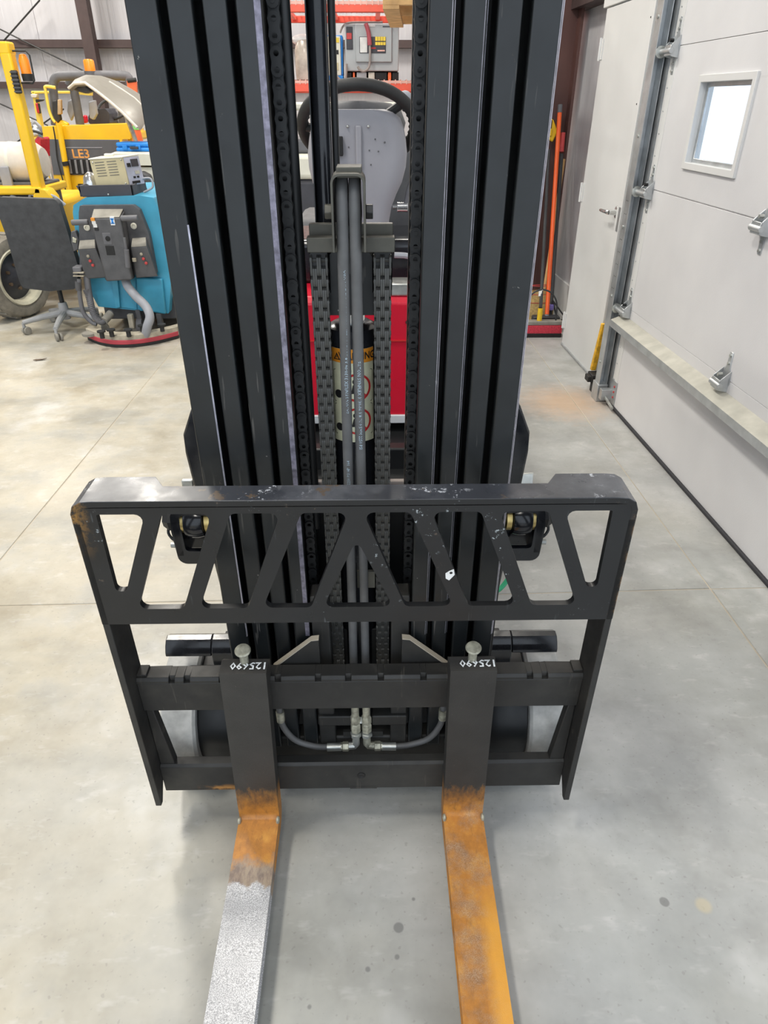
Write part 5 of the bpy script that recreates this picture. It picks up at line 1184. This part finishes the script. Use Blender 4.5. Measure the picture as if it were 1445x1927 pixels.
for x in (0, .35, .70): G().box(x, x+.10, -1.2, 0, 0, .02).build('bottom_board', 'wood', wp, .002)
# cream vehicle body seen beyond the operator's seat
cv = thing('parked_cart', 'cream and white utility cart beyond the steering wheel', 'cart', (-.45, 5.6, 0))
xa, xb = at(536, 200, 5.0).x, at(640, 200, 5.0).x
G().box(xa-.15, .42, 5.0, 6.4, at(560, 338, 5.0).z, at(560, 290, 5.0).z).build('cart_body', 'cream_paint', cv, .03)
G().box(xa-.13, .40, 5.02, 6.38, .20, at(560, 338, 5.0).z).build('cart_chassis', 'dark_panel', cv, .03)
G().box(xa-.15, .42, 5.0, 5.06, at(560, 208, 5.0).z, at(560, 192, 5.0).z).build('windscreen_bar', 'cream_paint', cv, .015)
G().box(xa-.12, .40, 5.05, 5.5, at(560, 290, 5.0).z, at(560, 262, 5.0).z).build('dashboard', 'hose_dark', cv, .02)
for x in (xa-.13, .36): G().box(x, x+.05, 5.01, 5.06, .6, at(560, 200, 5.0).z).build('windscreen_post', 'tank_white', cv, .01)
for x in (xa-.05, .30):
    for y in (5.25, 6.1): G().lathe((x, y, .22), (1, 0, 0), [(.09, -.06), (.20, -.06), (.22, -.03), (.22, .03), (.20, .06), (.09, .06)], 24).build('wheel', 'rubber_black', cv)

# ---- brooms against the brown column
def pole(name, label, cat, p, q, r, mat, base): 
    o = thing(name, label, cat, base); return o, G().cyl(p, q, r, 12)
pbk = (1.19, 4.92)
pb_ = thing('push_broom', 'wide push broom with red and black bristles on the floor by the white door', 'broom', (1.20, 4.90, 0))
xa, xb = atz(984, 636, 0).x, atz(1055, 634, 0).x
zt = at(1020, 617, 4.87).z
G().box(xa, xb, 4.86, 4.925, .03, .085).build('bristle_row', 'bristle_red', pb_, .004); G().box(xa, xb, 4.855, 4.93, 0, .03).build('bristle_tips', 'bristle_black', pb_, .004)
G().box(xa, xb, 4.862, 4.922, .085, .115).build('broom_head', 'console_dust', pb_, .006)
for k in range(26): x = xa+(xb-xa)*(k+.5)/26; G().box(x-.003, x+.003, 4.857, 4.862, .02, .085).build('bristle_tuft', 'bristle_red' , pb_)
hb_ = at(1014, 606, 4.89)
G().cyl((hb_.x, 4.885, .115), (hb_.x, 4.89, .20), .018, 12).build('socket', 'yellow_plastic', pb_)
G().cyl((hb_.x, 4.89, .20), at(1018, 565, 4.98), .012, 10).build('handle', 'pole_black', pb_)
top = at(1033, 282, 5.55); low = at(1018, 565, 4.98)
G().cyl(low, top, .012, 10).build('handle', 'pole_black', pb_); G().cyl(at(1017, 558, 5.0), at(1018, 546, 5.02), .016, 10).build('collar', 'paper_white', pb_)
for s_ in (-1, 1): G().tube([(hb_.x+s_*.004, 4.895, .33), (hb_.x+s_*.06, 4.89, .31), (hb_.x+s_*.11, 4.89, .24), (hb_.x+s_*.12, 4.89, .115)], .006, 8, sub=4).build('brace_wire', 'pole_black', pb_)
yb = thing('scrub_brush', 'long-handled brush with a yellow head hanging against the brown column', 'brush', (at(1038, 240, 5.64).x, 5.62, at(1038, 265, 5.62).z))
G().plate([(at(x, y, 5.60).x, at(x, y, 5.60).z) for x, y in ((1034, 220), (1042, 226), (1050, 248), (1040, 268), (1032, 262), (1030, 235))], [], lambda a_, b_, d: (a_, 5.60+d, b_), .035).build('brush_head', 'yellow_plastic', yb, .01)
G().box(at(1032, 242, 5.59).x, at(1039, 242, 5.59).x, 5.585, 5.60, at(1032, 256, 5.59).z, at(1032, 242, 5.59).z).build('brush_clip', 'yellow_plastic', yb, .004)
G().cyl(at(1036, 226, 5.60), at(1034, 242, 5.60), .014, 10).build('brush_collar', 'pole_black', yb)
ob = thing('broom', 'broom with a bright orange handle leaning on the brown column', 'broom', (at(1028, 595, 5.05).x, 5.05, 0))
lo, hi = at(1029, 592, 5.05), at(1053, 212, 5.62)
G().cyl(lo, hi, .0155, 12).build('handle', 'broom_orange', ob); G().cyl(hi, at(1054, 197, 5.63), .017, 12).build('handle_tip', 'hose_dark', ob)
G().cyl(at(1028, 602, 5.04), lo, .017, 12).build('ferrule', 'hose_grey', ob)
G().box(lo.x-.11, lo.x+.09, 5.0, 5.07, .06, .11).build('head', 'pole_black', ob, .01); G().box(lo.x-.12, lo.x+.10, 4.99, 5.08, 0, .06).build('bristles', 'bristle_black', ob, .01)
G().cyl((lo.x, 5.04, .10), at(1028, 602, 5.04), .016, 10).build('socket', 'pole_black', ob)
rb = thing('squeegee', 'black-handled floor squeegee with a red grip beside the orange broom', 'squeegee', (at(1038, 600, 5.2).x, 5.2, 0))
lo, hi = at(1036, 596, 5.12), at(1057, 290, 5.60)
G().cyl((lo.x, 5.12, .05), lo, .012, 10).cyl(lo, hi, .0125, 10).build('handle', 'pole_black', rb); G().cyl(at(1056, 286, 5.60), at(1059, 250, 5.63), .019, 12).build('grip', 'grip_red', rb)
G().box(lo.x-.05, lo.x+.13, 5.10, 5.13, .02, .06).box(lo.x-.05, lo.x+.13, 5.112, 5.118, 0, .02).build('blade', 'rubber_black', rb, .003)
G().lathe(at(1036, 578, 5.11), (0, 0, 1), [(.012, -.02), (.022, -.018), (.024, 0), (.02, .018), (.010, .02)], 12).build('hook', 'purple_plastic', rb)
for dx in (-.03, .05, .12): G().cyl((lo.x, 5.12, .20), (lo.x+dx, 5.115, .06), .006, 6).build('brace', 'pole_black', rb)
cb = thing('corn_broom', 'straw corn broom with a wooden handle behind the push broom', 'broom', (at(1010, 600, 5.2).x, 5.2, 0))
lo, hi = at(1022, 560, 5.28), at(1061, 300, 5.66)
G().cyl(lo, hi, .012, 10).build('handle', 'wood', cb)
c_ = at(1005, 612, 5.25)
G().loft([[(x_+w_*math.cos(t), y_+.035*math.sin(t), z_) for t in [2*math.pi*k/20 for k in range(20)]] for x_, w_, y_, z_ in ((c_.x-.02, .15, 5.22, .005), (c_.x, .13, 5.23, .12), (c_.x+.02, .09, 5.24, .24), (lo.x-.005, .035, 5.27, lo.z-.03), (lo.x, .018, 5.28, lo.z+.02))]).build('straw_head', 'straw', cb)
for k in range(3): z_ = .16+.06*k; w_ = .118-.022*k; G().ring((c_.x+.008+.006*k, 5.235, z_), (0, 0, 1), w_, .003, 20, 6).build('stitching', 'grip_red', cb); 
for o_ in cb.children:
    if o_.name.startswith('stitching'): o_.scale = (1, .33, 1); o_.location.y = (5.235-OFF[cb.name].y)*(1-.33)
rp = thing('rake_handle', 'plain orange-red pole standing close behind the mast by the push broom', 'pole', (at(995, 590, 5.3).x, 5.3, 0))
G().cyl((at(988, 598, 5.42).x, 5.42, .0), at(991, 560, 5.43), .013, 10).build('tip', 'wood', rp); G().cyl(at(991, 561, 5.43), at(1008, 260, 5.70), .014, 10).build('pole', 'broom_orange', rp)
